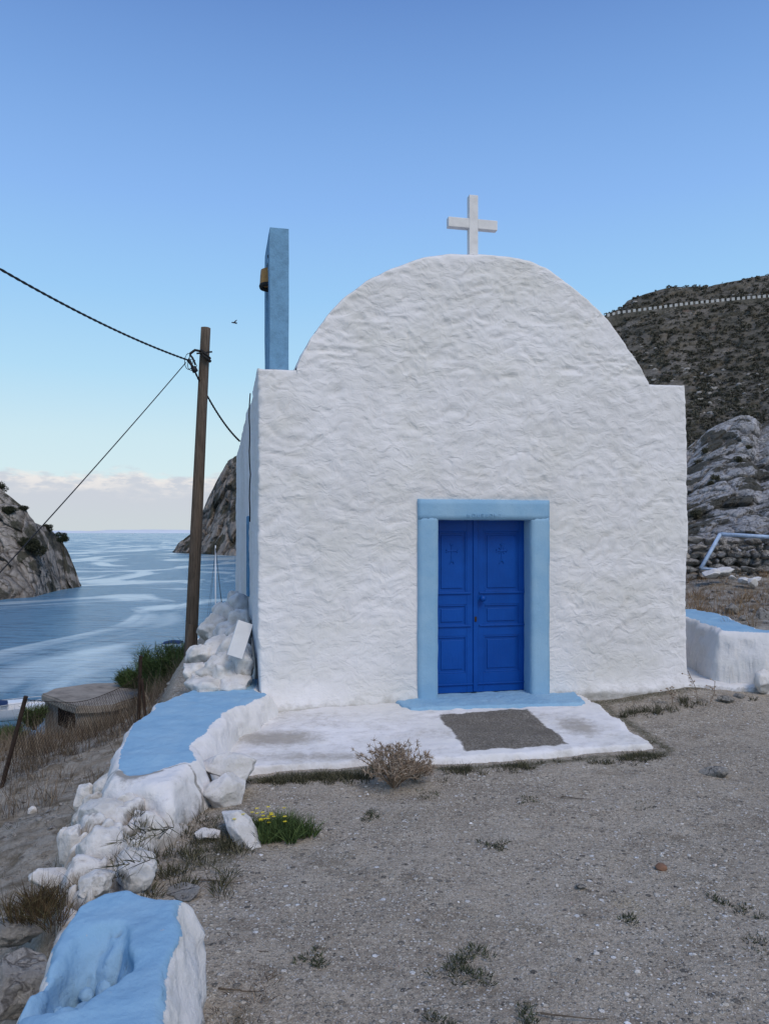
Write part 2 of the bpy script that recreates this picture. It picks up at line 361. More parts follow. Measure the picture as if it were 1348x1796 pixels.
# ------------------------------------------------------------------ terrain
XL = [(-30, -.9), (2, -1.02), (2.9, -1.12), (3.6, -1.5), (4.5, -1.66), (5.5, -1.93), (6.3, -2.0), (7, -1.95), (10, -2.6), (15, -3.3), (30, -5), (90, -12)]
def hz(x, y):
    x = np.asarray(x, float); y = np.asarray(y, float)
    xl = np.interp(y, [a for a, b in XL], [b for a, b in XL]); dx = np.maximum(xl-x, 0)
    drop = .38*sstep(0, .35, dx)+.20*np.maximum(dx-.25, 0)
    drop = np.minimum(drop, 2.3)
    drop += np.where(dx > 0, 1, 0)*sstep(0, 1.2, dx)*(.20*np.clip(y-8, 0, 5)+.29*np.clip(y-13, 0, 200))
    z = -drop
    # right bank behind the low wall and the terraced ground beyond
    s = sdf_poly(x, y, [(3.45, 8.15), (3.95, 7.95), (5.5, 7.7), (12, 6.5), (60, -2), (90, 95), (0, 95), (1, 16), (3.9, 16), (3.6, 9.5)])
    bank = .60*sstep(0, .3, s)+.06*np.clip(y-9, 0, 12)*sstep(.2, 2, s)
    z = z+bank
    z += .13*sstep(6.6, 8.2, y)*sstep(1.9, 3.2, x)*(1-sstep(0, .3, s))
    z -= np.where((x > xl) & (y > 18) & (s < 0), 1, 0)*0.0
    z += .024*fbm(x*1.1, y*1.1, 0, 3, 5)+.016*fbm(x*4.5, y*4.5, 0, 4, 8)
    z += sstep(.1, .6, dx)*(.07*fbm(x*1.3, y*1.3, 3, 4, 15)+.03*fbm(x*7, y*7, 0, 3, 18)) + sstep(.3, 1, s)*(.09*fbm(x*1.1, y*1.1, 3, 4, 25))
    return np.maximum(z, SEA-3)
def coords(lo, a, b, hi, step, grow=1.12):
    mid = list(np.arange(a, b, step)); s = step; r = []; v = b
    while v < hi: r.append(v); s *= grow; v += s
    r.append(hi); s = step; l = []; v = a
    while v > lo: s *= grow; v -= s; l.append(v)
    return np.array(l[::-1]+mid+r)
xs = coords(-40, -4.2, 5.2, 60, .035); ys = coords(-8, 1.6, 10.5, 75, .035)
GX, GY = np.meshgrid(xs, ys, indexing='ij'); GZ = hz(GX, GY)
FX = math.cos(math.radians(12.3)); FY = math.sin(math.radians(12.3)); CX, CY = -1.136, 7.0
def loc2w(a, b): return CX+a*FX-b*FY, CY+a*FY+b*FX
def w2loc(x, y): return (x-CX)*FX+(y-CY)*FY, -(x-CX)*FY+(y-CY)*FX
SLAB = [(-1.25, 5.30), (-.97, 5.36), (0.1, 5.55), (.69, 5.62), (1.4, 5.78), (2.08, 5.93), (2.06, 6.6), (2.0, 7.7), (-1.2, 7.1)]
sd_s = sdf_poly(GX, GY, SLAB)
GZ = GZ-.10*sstep(.03, .15, sd_s)
xlG = np.interp(GY, [a for a, b in XL], [b for a, b in XL])
sG = sdf_poly(GX, GY, [(3.45, 8.15), (3.95, 7.95), (5.5, 7.7), (12, 6.5), (60, -2), (90, 95), (0, 95), (1, 16), (3.9, 16), (3.6, 9.5)])
gravel = (1-sstep(0.0, .25, xlG-GX))*(1-sstep(0, .3, sG))
lx, ly = w2loc(GX, GY)
green = np.exp(-np.abs(sd_s+.10)/.12)*1.0
green = np.maximum(green, np.exp(-np.abs(ly+.12)/.18)*(lx > 3.2)*1.0)
green = np.maximum(green, .9*np.exp(-((GX+.85)**2/.10+(GY-4.2)**2/.35)))
green = np.maximum(green, .85*np.exp(-((GX+.52)**2/.03+(GY-2.2)**2/.6)))
mesh('ground', np.stack([GX, GY, GZ], -1), gridfaces(len(xs), len(ys)), GR, attrs={'gravel': gravel, 'green': green})
tag(bpy.data.objects['ground'], kind='structure')
# sea
sx = np.array([-30000, -3000, -600, -200, -60, 0, 60, 300, 30000.]); sy = np.array([28, 60, 120, 300, 800, 3000, 30000.])
A, B = np.meshgrid(sx, sy, indexing='ij')
tag(mesh('sea', np.stack([A, B, np.full(A.shape, SEA)], -1), gridfaces(len(sx), len(sy)), m_water(), smooth=False), kind='structure')
# ------------------------------------------------------------------ backdrops (cliffs and hills as real relief)
def relief(name, sky, base, dd, mat, nu, nv, px0, px1, amp, sc, kind=None, power=1.0, back=.5, seed=0, zmin=None, crackamp=.5, an=(1, 1, 1), prof=None):
    """sky, base: lists of (px, py); base is where the foot meets the sea (or (px, py, depth)); dd = how far the crest lies behind the foot"""
    u = np.linspace(px0, px1, nu); ts = (934-np.interp(u, [a[0] for a in sky], [a[1] for a in sky]))/F
    if len(base[0]) == 3:
        d0 = np.interp(u, [a[0] for a in base], [a[2] for a in base]); tb = (934-np.interp(u, [a[0] for a in base], [a[1] for a in base]))/F
    else:
        tb = (934-np.interp(u, [a[0] for a in base], [a[1] for a in base]))/F; d0 = 12.0/(-tb)
    v = np.concatenate([np.linspace(-.06, 1, nv), np.linspace(1.02, 1.6, 12)])
    U, Vv = np.meshgrid(u, v, indexing='ij'); D0 = d0[:, None]; TS = ts[:, None]; TB = tb[:, None]
    ddv = np.interp(u, [a[0] for a in dd], [a[1] for a in dd])[:, None] if isinstance(dd, list) else dd
    g = np.clip(Vv, -.06, 1); D = D0+ddv*np.sign(g)*np.abs(g)**power
    T = TB+(TS-TB)*g
    over = np.maximum(Vv-1, 0); Z = EYE+T*D-over*back*ddv*2; D = D+over*ddv*2
    X = (U-674)/F*D; P = np.stack([X, D, Z], -1)
    a, b, c = P[..., 0]*sc*an[0], P[..., 1]*sc*an[1], P[..., 2]*sc*an[2]
    big = fbm(a*.35, b*.35, c*.35, 3, seed+3)
    f1, f2, idv = voro(a*1.1+.6*fbm(a, b, c, 2, seed), b*1.1, c*.8+.5*fbm(a, b, c, 2, seed+9), seed)
    crack = np.exp(-(f2-f1)*7)
    f1b, f2b, idb = voro(a*3.1, b*3.1, c*2.2, seed+50); crack2 = np.exp(-(f2b-f1b)*7)
    rr = ridge(a, b, c, 5, seed+20)
    h = big*1.2+(idv-.5)*1.1-crack*crackamp+(idb-.5)*.4-crack2*.25*crackamp+(rr-.6)*.55
    fade = np.clip((Vv+.06)/.08, 0.15, 1)
    top = np.where(Vv > .9, 1-.5*np.clip((Vv-.9)/.1, 0, 1), 1)
    out = P.copy(); out[..., 1] -= h*amp*fade*top; out[..., 0] -= h*amp*fade*.25*vnoise(a*.5, b*.5, c*.5, seed+70)*top; out[..., 2] += h*amp*.35*top*fade
    if len(base[0]) == 2: out[:, 0, 2] = SEA-9; out[:, 1, 2] = np.minimum(out[:, 1, 2], SEA-4); out[:, 2, 2] = np.minimum(out[:, 2, 2], SEA-2)
    out[:, -1, 2] = np.minimum(out[:, -1, 2], out[:, 0, 2])
    o = mesh(name, out, gridfaces(nu, len(v)), mat, attrs={'crev': np.clip(crack*.5+crack2*.25, 0, 1), 'veg': np.clip(-rr*2+1.2, -1, 1)})
    if kind: tag(o, kind=kind)
    return o, out
LIME = m_rock('limestone_cliff', (.54, .485, .425), (.40, .36, .315), (.13, .115, .10), .16, (.27, .17, .12), (.075, .075, .05), stretch=(1, 1, .75))
LIME2 = m_rock('far_limestone', (.44, .39, .34), (.32, .28, .245), (.085, .075, .065), .06, (.25, .15, .11), (.075, .073, .05), stretch=(1, 1, .6))
tag(bpy.data.objects['ground'])
hl, HL = relief('headland', [(-500, 700), (-300, 740), (-120, 800), (-40, 835), (0, 856), (15, 868), (42, 890), (60, 916), (86, 926), (108, 946), (124, 978), (135, 1008), (139, 1029), (144, 1034)],
       [(-500, 1075), (0, 1052), (60, 1047), (100, 1036), (139, 1030), (144, 1035)], [(-500, 60), (-100, 30), (60, 14), (144, 2)], LIME, 420, 170, -420, 143, 2.1, .16, 'structure', seed=3)
cl, CLF = relief('sea_cliff', [(300, 968), (305, 964), (312, 952), (322, 944), (338, 932), (352, 905), (362, 882), (380, 842), (398, 808), (415, 798), (450, 760), (520, 720), (700, 690), (900, 700)],
       [(300, 969), (335, 971), (415, 975), (520, 985), (900, 1020)], [(300, 6), (360, 45), (420, 60), (900, 120)], LIME2, 420, 150, 300, 900, 4.2, .06, 'structure', seed=8)
# hill with the road
HSK = [(500, 1000), (700, 820), (900, 640), (1000, 585), (1060, 552), (1088, 541), (1100, 527), (1130, 517), (1180, 503), (1200, 503), (1240, 501), (1290, 490), (1348, 480), (1420, 462), (1600, 430), (1900, 420)]
HB = [(500, 1000, 120), (600, 960, 100), (1000, 905, 85), (1348, 880, 75), (1900, 880, 70)]
def m_hill():
    n = NT('hill_scrub', .95, .08); P = n.tc
    a = n.noise(.05, 8, .7); b = n.noise(.35, 8, .72); c_ = n.noise(1.6, 6, .7)
    c = n.mix(n.ss(a, .4, .62), (.165, .148, .122), (.115, .105, .082)); c = n.mix(n.ss(b, .48, .62), c, (.055, .054, .042))
    c = n.mix(n.ss(c_, .58, .68, 0, .8), c, (.24, .225, .205)); c = n.mix(n.math('MULTIPLY', n.ss(n.noise(.07, 6, .7), .53, .62), n.ss(c_, .42, .6)), c, (.25, .225, .195))
    c = n.mix(n.ss(n.noise(.11, 4), .66, .72, 0, .4), c, (.20, .12, .085))
    return n.fin(c, n.bump(c_, .6, .8, n.bump(b, 1.5, .7)))
hill, HP = relief('hill', HSK, HB, 170, m_hill(), 460, 260, 560, 1900, 1.6, .07, 'structure', power=1.0, seed=12)
ROAD = [(1030, 565), (1068, 552), (1085, 548), (1140, 541), (1200, 533), (1260, 527), (1300, 523), (1348, 519), (1420, 514), (1500, 508)]
def hill_at(px, py):
    """surface point of the hill seen through a pixel (nearest to eye)"""
    tx = (HP[..., 0]/HP[..., 1])*F+674; ty = 934-(HP[..., 2]-EYE)/HP[..., 1]*F
    e = (tx-px)**2+(ty-py)**2; i = np.unravel_index(np.argmin(e[:, :250]), e[:, :250].shape); return HP[i]
rp = []
for px in np.arange(1030, 1500, 9.1):
    py = np.interp(px, [a for a, b in ROAD], [b for a, b in ROAD]); rp.append(hill_at(px, py))
RD = np.array([p[1] for p in rp]); RD = np.convolve(np.pad(RD, 6, 'edge'), np.ones(13)/13, 'valid')
pxs = np.arange(1030, 1500, 9.1); pr = empty_list = []
for k, px in enumerate(pxs):
    py = np.interp(px, [a for a, b in ROAD], [b for a, b in ROAD]); pr.append(pt(px, py, RD[k]-4.5))
pr = np.array(pr)
ribbon = np.stack([pr+[0, -.8, -.62], pr+[0, 4.8, -.62], pr+[0, 5.2, -.4]], 1)
tag(mesh('road', ribbon, gridfaces(len(pr), 3), M['asphalt'], smooth=False), kind='structure')
skirt = np.stack([pr+[0, -.8, -.63], pr+[0, -1.5, -2.2], pr+[.2, -.2, -7.]], 1)
tag(mesh('road_embankment', skirt, gridfaces(len(pr), 3), m_hill(), smooth=True), kind='structure')
mb = MB(); mb.box(-.4, .4, -.25, .25, -.6, .38, .03); blk = None
for k, px in enumerate(pxs[3:-12]):
    p = pr[k+3]; d = pr[k+4]-pr[k+2]
    if blk is None: o = blk = mb.build('parapet_block', M['parapet'])
    else: o = blk.copy(); COL.objects.link(o)
    o.location = p; o.rotation_euler = (0, -.04, math.atan2(d[1], d[0])); o.scale = (1, 1, 1+.12*math.sin(k*2.3))
    tag(o, 'white parapet block in the row edging the hillside road', 'parapet block', 'white parapet blocks along the hillside road')
# scrub on the hill: clumps on the relief
def clumps(name, pts, rad, mat, nper=26, leaf=.25, seed=0, flat=.6, label=None, cat=None):
    r = np.random.default_rng(seed); n = len(pts); q = r.normal(size=(n, nper, 3)); q /= np.linalg.norm(q, axis=2, keepdims=True); q[..., 2] = np.abs(q[..., 2])
    c = pts[:, None]+q*rad[:, None, None]*np.array([1, 1, flat])*r.uniform(.55, 1, (n, nper, 1))
    c = c.reshape(-1, 3); m = len(c); s = np.repeat(rad, nper)*leaf*r.uniform(.6, 1.4, m)
    a = r.normal(size=(m, 3)); a /= np.linalg.norm(a, axis=1, keepdims=True); b = np.cross(a, r.normal(size=(m, 3))); b /= np.linalg.norm(b, axis=1, keepdims=True)
    V = np.stack([c-a*s[:, None], c+b*s[:, None]*.6, c+a*s[:, None], c-b*s[:, None]*.6], 1).reshape(-1, 3)
    o = mesh(name, V, np.arange(4*m).reshape(m, 4), mat, None, False, {'rnd': np.repeat(np.clip(np.repeat(r.random(n), nper)*.6+r.random(m)*.4, 0, 1), 4)})
    return tag(o, label, cat, kind='stuff')
ii = rng.integers(90, HP.shape[0], 12000); jj = rng.integers(8, 262, 12000); pp = HP[ii, jj]; dens = fbm(pp[:, 0]*.05, pp[:, 1]*.03, pp[:, 2]*.05, 3, 77)
k = dens > -.35; pp = pp[k]
clumps('hill_scrub', pp+np.array([0, -.3, .1]), rng.uniform(.3, 1.0, len(pp))**1.3, rnd_mat('scrub', [(0, (.055, .053, .040)), (.6, (.09, .085, .063)), (1, (.15, .135, .10))], scale=3), 30, .32, 4, .65, 'dark low scrub scattered over the stony hillside', 'scrub')
# loose boulders on the hill
ii = rng.integers(150, HP.shape[0], 1500); jj = rng.integers(8, 262, 1500); pp = HP[ii, jj]; dens = fbm(pp[:, 0]*.06, pp[:, 1]*.03, pp[:, 2]*.06, 3, 79)
pp = pp[dens > .05]; stones('hill_boulders', pp, rng.uniform(.25, 1.0, len(pp)), 2, M['greystone'], 5, label='pale boulders strewn over the stony hillside', cat='boulders')
# rocky outcrop behind the terrace wall
OUT = m_rock('grey_outcrop', (.58, .565, .56), (.46, .45, .445), (.14, .135, .13), 1.9, None, (.07, .066, .045), stretch=(1.2, 1, .8))
oc, OP = relief('rock_outcrop', [(1000, 960), (1100, 880), (1160, 810), (1208, 782), (1225, 768), (1243, 752), (1270, 738), (1300, 727), (1322, 728), (1335, 742), (1348, 735), (1400, 715), (1500, 700), (1600, 760)],
       [(1000, 975, 15.5), (1208, 965, 15), (1348, 955, 14.5), (1600, 960, 14)], [(1000, 2), (1208, 8), (1600, 9)], OUT, 420, 260, 1000, 1600, .20, 1.15, seed=21, crackamp=.8, power=1.1, an=(1.0, 1, .8))
tag(oc, kind='structure')
# ------------------------------------------------------------------ the chapel
church = empty('chapel', (CX, CY, 0), math.radians(12.3))
tag(church, 'whitewashed barrel vaulted chapel with a deep blue double door', 'chapel')
def fl(px, py):       # pixel -> facade coordinates
    u = (px-674)/F; t = (u*CY-CX)/(FX-u*FY); d = CY+t*FY; return t, EYE-(py-934)/F*d
arch = [fl(*p) for p in [(523, 641), (533, 615), (545, 593), (560, 571), (577, 549), (600, 524), (640, 493), (690, 467), (740, 450), (790, 443), (840, 444), (885, 449), (925, 456), (955, 468), (985, 488), (1020, 517), (1050, 543), (1070, 565), (1090, 592), (1110, 621), (1126, 645), (1140, 673)]]
WT = fl(1205, 675)[0]; LEN = 8.2
ax = np.array([a[0] for a in arch]); az = np.array([a[1] for a in arch])
zL = fl(455, 645)[1]; zR = fl(1205, 676)[1]
def ztop(t):
    z = np.interp(t, ax, az); z = np.where(t < ax[0], zL, z); z = np.where(t > ax[-1], zR, z); return z
ZS = min(zL, zR)-.02
def wallpush(P):
    """one vector field for every sheet of the body, so that shared edges stay shared"""
    x, y, z = P[..., 0], P[..., 1], P[..., 2]
    wx = .5*vnoise(x*3.2, y*3.2, z*4, 41); wz = .35*vnoise(x*3.2, y*3.2, z*4, 43)
    def lump(s):
        f1, f2, _ = voro((x+wx*.25)*5.6, y*5.6, (z+wz*.25)*10.5, s)
        r = vnoise((x+wx*.25)*6.4, y*6.4, (z+wz*.25)*13, s+1)
        rd = 1-np.sqrt(r*r+.03)*1.7
        r2 = vnoise((x+wx*.3)*11, y*11, (z+wz*.3)*21, s+7)
        return (-(f1-.5)*.45+rd*.36-.30*np.sqrt(r2*r2+.01)+.25*fbm(x*14, y*14, z*20, 2, s+3))
    up = .35+.65*sstep(.25, .9, z)
    n1, n2 = lump(101), lump(151)
    big = fbm(x*.9, y*.9, z*.9, 2, 61)*.030
    o = P.copy()
    rx_ = np.maximum(np.maximum(1.484-x, x-2.822), 0); rz_ = np.maximum(z-1.93, 0); nf = sstep(.0, .13, np.hypot(rx_, rz_)) if True else 1
    nf = np.where(y < .5, nf, 1)
    big = big*nf+.006*(1-nf)
    o[..., 1] += -(n1*.023*up*nf)+big
    o[..., 0] += n2*.014*up+fbm(y*1.1, z*1.1, x, 2, 66)*.03
    o[..., 2] += fbm(x*3, y*3, z*3, 3, 71)*.014
    return o
def rounding(P, r=.035):
    x, y = P[..., 0].copy(), P[..., 1].copy()
    for side in (0, 1):
        xx = x if side == 0 else WT-x
        m = (xx < r) & (y < r); dx, dy = xx-r, y-r; L = np.hypot(dx, dy)+1e-9; nx = np.where(m, r+dx/L*r, xx); y = np.where(m, r+dy/L*r, y)
        x = np.where(m, nx if side == 0 else WT-nx, x)
    o = P.copy(); o[..., 0] = x; o[..., 1] = y; return o
FT0, FT1, FZ1 = 1.484, 2.822, fl(732, 875)[1]
# column parameters incl. steps at the arch springing
tcol = np.unique(np.concatenate([np.linspace(0, ax[0], 26), np.linspace(ax[0], ax[-1], 250), np.linspace(ax[-1], WT, 32), [ax[0]-1e-4, ax[-1]+1e-4]]))
rows1 = np.linspace(-.12, ZS, 125); v2 = np.linspace(0, 1, 80)[1:]
T1, R1 = np.meshgrid(tcol, rows1, indexing='ij'); Z2 = ZS+(ztop(tcol)[:, None]-ZS)*v2[None]
Zf = np.concatenate([R1, Z2], 1); Tf = np.repeat(tcol[:, None], Zf.shape[1], 1)
Pf = np.stack([Tf, np.zeros_like(Tf), Zf], -1)
# round the upper edge
e = ztop(tcol)[:, None]-Zf; r0 = .03
Pf[..., 1] += np.where(e < r0, r0-np.sqrt(np.maximum(r0**2-(r0-e)**2, 0)), 0)
Pf = wallpush(rounding(Pf))
skirtf = np.exp(-np.maximum(Zf-.10, 0)/.075)*(.015+.16*np.exp(-Tf/.5)+.06*sstep(2.9, 3.6, Tf)); Pf[..., 1] -= skirtf
Fq = gridfaces(*Zf.shape); cen = Pf.reshape(-1, 3)[Fq].mean(1)
keep = ~((cen[:, 0] > FT0+.07) & (cen[:, 0] < FT1-.07) & (cen[:, 2] < FZ1-.08)); Fq = Fq[keep]
dirt_shade = np.exp(-np.maximum(Zf-.06, 0)/.10)*.70+.16+.55*np.exp(-np.maximum(e, 0)/.02)  # foot darkened as contact shade plus splash; upper rim is dirt
# roof / vault running back
yb = np.linspace(0, LEN, 60); yb[0] = r0
Tb, Yb = np.meshgrid(tcol[::2], yb, indexing='ij'); Pb = np.stack([Tb, Yb, np.repeat(ztop(tcol[::2])[:, None], len(yb), 1)], -1); Pb = wallpush(rounding(Pb))
def side(x, flip):
    ysd = np.concatenate([np.linspace(0, .1, 6)[:-1], np.linspace(.1, LEN, 330)]); z = np.concatenate([rows1[::1], [ZS+.01, (zL if x == 0 else zR)]])
    Y, Z = np.meshgrid(ysd, z, indexing='ij'); P = np.stack([np.full_like(Y, x), Y, Z], -1); P = wallpush(rounding(P))
    return P.reshape(-1, 3), gridfaces(*Y.shape, flip=flip), np.exp(-np.maximum(Z-.1, 0)/.1).ravel()*.4  # last item: painted contact shade and splash along the side wall foot
sl = side(0., True); sr = side(WT, False)
# back wall
zb = np.concatenate([rows1[::4], ZS+(1-ZS)*0*v2[:0]]); 
Pk = np.stack([np.repeat(tcol[::3][:, None], 40, 1), np.full((len(tcol[::3]), 40), LEN), -.1+(ztop(tcol[::3])[:, None]+.1)*np.linspace(0, 1, 40)[None]], -1)
parts = [(Pf.reshape(-1, 3), Fq, dirt_shade.ravel()), (sl[0], sl[1], sl[2]), (sr[0], sr[1], sr[2]), (Pk.reshape(-1, 3), gridfaces(len(tcol[::3]), 40, flip=True), np.zeros(Pk.shape[0]*Pk.shape[1]))]
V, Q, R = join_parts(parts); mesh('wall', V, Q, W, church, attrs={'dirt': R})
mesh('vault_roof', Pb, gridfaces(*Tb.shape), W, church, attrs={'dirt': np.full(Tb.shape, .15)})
# door frame with a hewn edge
def slab_rect(mbx, x0, x1, y0, y1, z0, z1, seed, amp=.006, n=36):
    """a subdivided box with wandering edges"""
    nx, nz = max(3, int((x1-x0)/.04)), max(3, int((z1-z0)/.04)); ny = 5
    bm = bmesh.new()
    def face(fn, a, b):
        idx = [[None]*(b+1) for _ in range(a+1)]
        for i in range(a+1):
            for j in range(b+1):
                idx[i][j] = bm.verts.new(fn(i/a, j/b))
        for i in range(a):
            for j in range(b): bm.faces.new((idx[i][j], idx[i+1][j], idx[i+1][j+1], idx[i][j+1]))
    L = lambda p, q, t: p+(q-p)*t
    face(lambda u, v: (L(x0, x1, u), y0, L(z0, z1, v)), nx, nz); face(lambda u, v: (L(x1, x0, u), y1, L(z0, z1, v)), nx, nz)
    face(lambda u, v: (x0, L(y1, y0, u), L(z0, z1, v)), ny, nz); face(lambda u, v: (x1, L(y0, y1, u), L(z0, z1, v)), ny, nz)
    face(lambda u, v: (L(x0, x1, u), L(y0, y1, v), z1), nx, ny); face(lambda u, v: (L(x0, x1, u), L(y1, y0, v), z0), nx, ny)
    bmesh.ops.remove_doubles(bm, verts=bm.verts[:], dist=1e-5); bm.verts.index_update()
    P = np.array([v.co[:] for v in bm.verts]); Fs = [[v.index for v in f.verts] for f in bm.faces]; bm.free()
    for ax_, (lo, hi) in enumerate(((x0, x1), (y0, y1), (z0, z1))):   # soften the arrises
        pass
    c = np.array([(x0+x1)/2, (y0+y1)/2, (z0+z1)/2]); h = np.array([x1-x0, y1-y0, z1-z0])/2; q = np.abs(P-c); on = (h-q) < 1e-4
    edge = on.sum(1) >= 2; P[edge] = c+(P[edge]-c)*(1-.0025/np.maximum(h, .03))
    P[:, 0] += amp*fbm(P[:, 0]*9, P[:, 1]*9, P[:, 2]*7, 3, seed); P[:, 1] += amp*.8*fbm(P[:, 0]*9, P[:, 1]*9, P[:, 2]*7, 3, seed+5); P[:, 2] += amp*fbm(P[:, 0]*7, P[:, 1]*9, P[:, 2]*9, 3, seed+9)
    mbx.add(P, Fs)
IT0, IT1 = 1.681, 2.63; IZ = 1.80
zin = EYE+22*7.45/F
fr = MB(); slab_rect(fr, FT0, IT0, -.024, .30, .03, zin+.03, 1); slab_rect(fr, IT1, FT1, -.024, .30, .03, zin+.03, 1); slab_rect(fr, FT0-.001, FT1+.001, -.0243, .305, zin, FZ1, 1)
frame = fr.build('door_frame', LB, church, True)
# faint carved lettering line on the lintel: shallow worn marks
r = np.random.default_rng(5); xx = 1.97
for kx in range(9):
    mk = MB(); w = r.uniform(.018, .03); zc = 1.845; mk.box(xx, xx+.004, -.030, -.022, zc-.014, zc+.014, 0)
    if kx % 2: mk.box(xx, xx+w, -.030, -.022, zc+.010, zc+.014, 0)
    if kx % 3: mk.box(xx+w, xx+w+.004, -.030, -.022, zc-.014, zc+.014, 0)
    else: mk.box(xx, xx+w, -.030, -.022, zc-.002, zc+.002, 0)
    mk.box(xx, xx+w, -.0295, -.022, zc-.013, zc-.010, 0)
    mk.build('worn_letter', LB, frame, False); xx += w+.022
# doors
dy = .165; z0d, z1d = .103, zin+.02; xm = fl(834, 1000)[0]
xm = 2.105
def leaf(x0, x1, right):
    dm = MB(); st = .075; th = .035; yb_ = dy
    rails = [z0d, z0d+.20, .70, .80, 1.035, 1.16, z1d-.12, z1d]    # bottom rail top, low panel top, mid panel, upper panel
    dm.box(x0, x0+st, yb_, yb_+th, z0d, z1d, .004); dm.box(x1-st, x1, yb_, yb_+th, z0d, z1d, .004)
    for a, b in ((z0d, z0d+.19), (.66, .76), (.97, 1.09), (z1d-.13, z1d)): dm.box(x0+st, x1-st, yb_+.002, yb_+th, a, b, .003)
    root = dm.build('door', DB, church, False)
    for a, b in ((z0d+.19, .66), (.76, .97), (1.09, z1d-.13)):
        pm = MB(); pm.box(x0+st-.002, x1-st+.002, yb_+.016, yb_+.03, a-.002, b+.002)
        xa, xb = x0+st, x1-st
        for q in (0,):   # moulding around the panel
            w = .016
            pm.box(xa, xa+w, yb_+.004, yb_+.018, a, b, .004); pm.box(xb-w, xb, yb_+.004, yb_+.018, a, b, .004)
            pm.box(xa+w, xb-w, yb_+.005, yb_+.018, a, a+w, .004); pm.box(xa+w, xb-w, yb_+.005, yb_+.018, b-w, b, .004)
        pm.box(xa+.04, xb-.04, yb_+.008, yb_+.018, a+.04, b-.04, .006)
        pm.build('panel', DB, root, False)
    for a in (.645, .955): pass
    for a, b, c_ in ((.03, 1.075, 1.093), (.03, .752, .768), (.01, z0d+.075, z0d+.09)):
        mm = MB(); mm.box(x0+a, x1-a, yb_-.012, yb_+.004, b, c_, .004); mm.build('moulding', DB, root, False)
    # relief cross with a forked foot
    cx = (x0+x1)/2; cz = 1.50; cm = MB()
    cm.box(cx-.005, cx+.005, yb_+.002, yb_+.010, cz-.11, cz+.055, .002); cm.box(cx-.05, cx+.05, yb_+.0015, yb_+.010, cz-.006, cz+.006, .002)
    for sx_ in (-1, 1):
        cm.tube([(cx+sx_*.045, yb_+.005, cz), (cx+sx_*.058, yb_+.005, cz+.014)], .005, 6); cm.tube([(cx+sx_*.045, yb_+.005, cz), (cx+sx_*.058, yb_+.005, cz-.014)], .005, 6)
        cm.tube([(cx, yb_+.005, cz+.05), (cx+sx_*.016, yb_+.005, cz+.068)], .005, 6); cm.tube([(cx, yb_+.005, cz-.085), (cx+sx_*.022, yb_+.005, cz-.125)], .005, 6)
        if right: cm.tube([(cx, yb_+.005, cz), (cx+sx_*.03, yb_+.005, cz+.03)], .004, 6); cm.tube([(cx, yb_+.005, cz), (cx+sx_*.03, yb_+.005, cz-.03)], .004, 6)
    cm.build('relief_cross', DB, root, False)
    return root
dl = leaf(IT0-.03, xm-.002, False); dr = leaf(xm+.022, IT1+.03, True)
am = MB(); am.box(xm-.012, xm+.032, dy-.014, dy+.02, z0d+.005, z1d, .006); am.build('meeting_strip', DB, dr, False)
kn = MB(); prof = [(0, .014), (-.02, .012), (-.035, .026), (-.055, .030), (-.07, .018), (-.073, .001)]
ks = []
for (y_, r_) in prof: ks.append((xm+.075, dy+.003+y_, 1.03))
kn.tube(ks, [p[1] for p in prof], 16); kn.build('knob', DB, dr, True)
kh = MB(); kh.box(xm-.002, xm+.022, dy-.019, dy-.013, .80, .85, .002); kh.build('keyhole_plate', M['rust'], dr)
# threshold step
def hfield(name, poly, ztopf, zbase, step, mat, parent=None, roll=.05, noise_=.01, seed=0, dirt_shade=None, bluef=None, pad=.08, edgen=.02, flare=0, fn=None, wob=.022):
    P = np.asarray(poly); x0, y0 = P.min(0)-pad; x1, y1 = P.max(0)+pad
    xs = np.arange(x0, x1, step); ys = np.arange(y0, y1, step); X, Y = np.meshgrid(xs, ys, indexing='ij')
    sd0 = sdf_poly(X, Y, poly); sd = sd0+edgen*1.3*fbm(X*3.6, Y*3.6, seed, 2, seed)
    zt = ztopf(X, Y); prof = np.clip(sd/roll, 0, 1); prof = np.sqrt(1-(1-prof)**2)**.8
    zb = zbase(X, Y) if callable(zbase) else zbase
    Z = zb+(zt-zb)*prof+noise_*fbm(X*6, Y*6, 0, 4, seed+2)*(prof > 0)
    if flare:
        t_ = np.clip((sd+flare)/(flare+roll), 0, 1); prof = (1-(1-t_)**2.3)*sstep(0, .22, t_); Z = zb+(zt-zb)*prof+noise_*fbm(X*6, Y*6, 0, 4, seed+2)*(prof > 0)
    if fn is not None: Z = fn(X, Y, Z, sd)
    m = (sd > -max(step*2, flare)); q = gridfaces(*X.shape); mk_ = m.ravel()[q].any(1); q = q[mk_]
    used = np.unique(q); rm = np.full(X.size, -1); rm[used] = np.arange(len(used)); q = rm[q]
    V = np.stack([X, Y, Z], -1).reshape(-1, 3)[used]; A = {}
    for ax_ in (0, 1): V[:, ax_] += wob*1.5*(fbm(V[:, 0]*6, V[:, 1]*6, V[:, 2]*13, 4, seed+40+ax_))
    V[:, 2] += wob*.4*fbm(V[:, 0]*12, V[:, 1]*12, V[:, 2]*12, 3, seed+47)
    A['blue'] = (bluef(X, Y, Z, sd) if bluef else np.full(X.shape, -1.)).ravel()[used]; A['dirt'] = (dirt_shade(X, Y, Z, sd) if dirt_shade else np.zeros(X.shape)).ravel()[used]  # dirt also holds the contact shade painted at wall feet
    return mesh(name, V, q, mat, parent, attrs=A)
TH = [(1.30, .27), (1.27, -.22), (1.31, -.36), (2.0, -.42), (2.93, -.50), (3.0, -.40), (3.10, .0), (2.8, .02), (2.8, .27)]
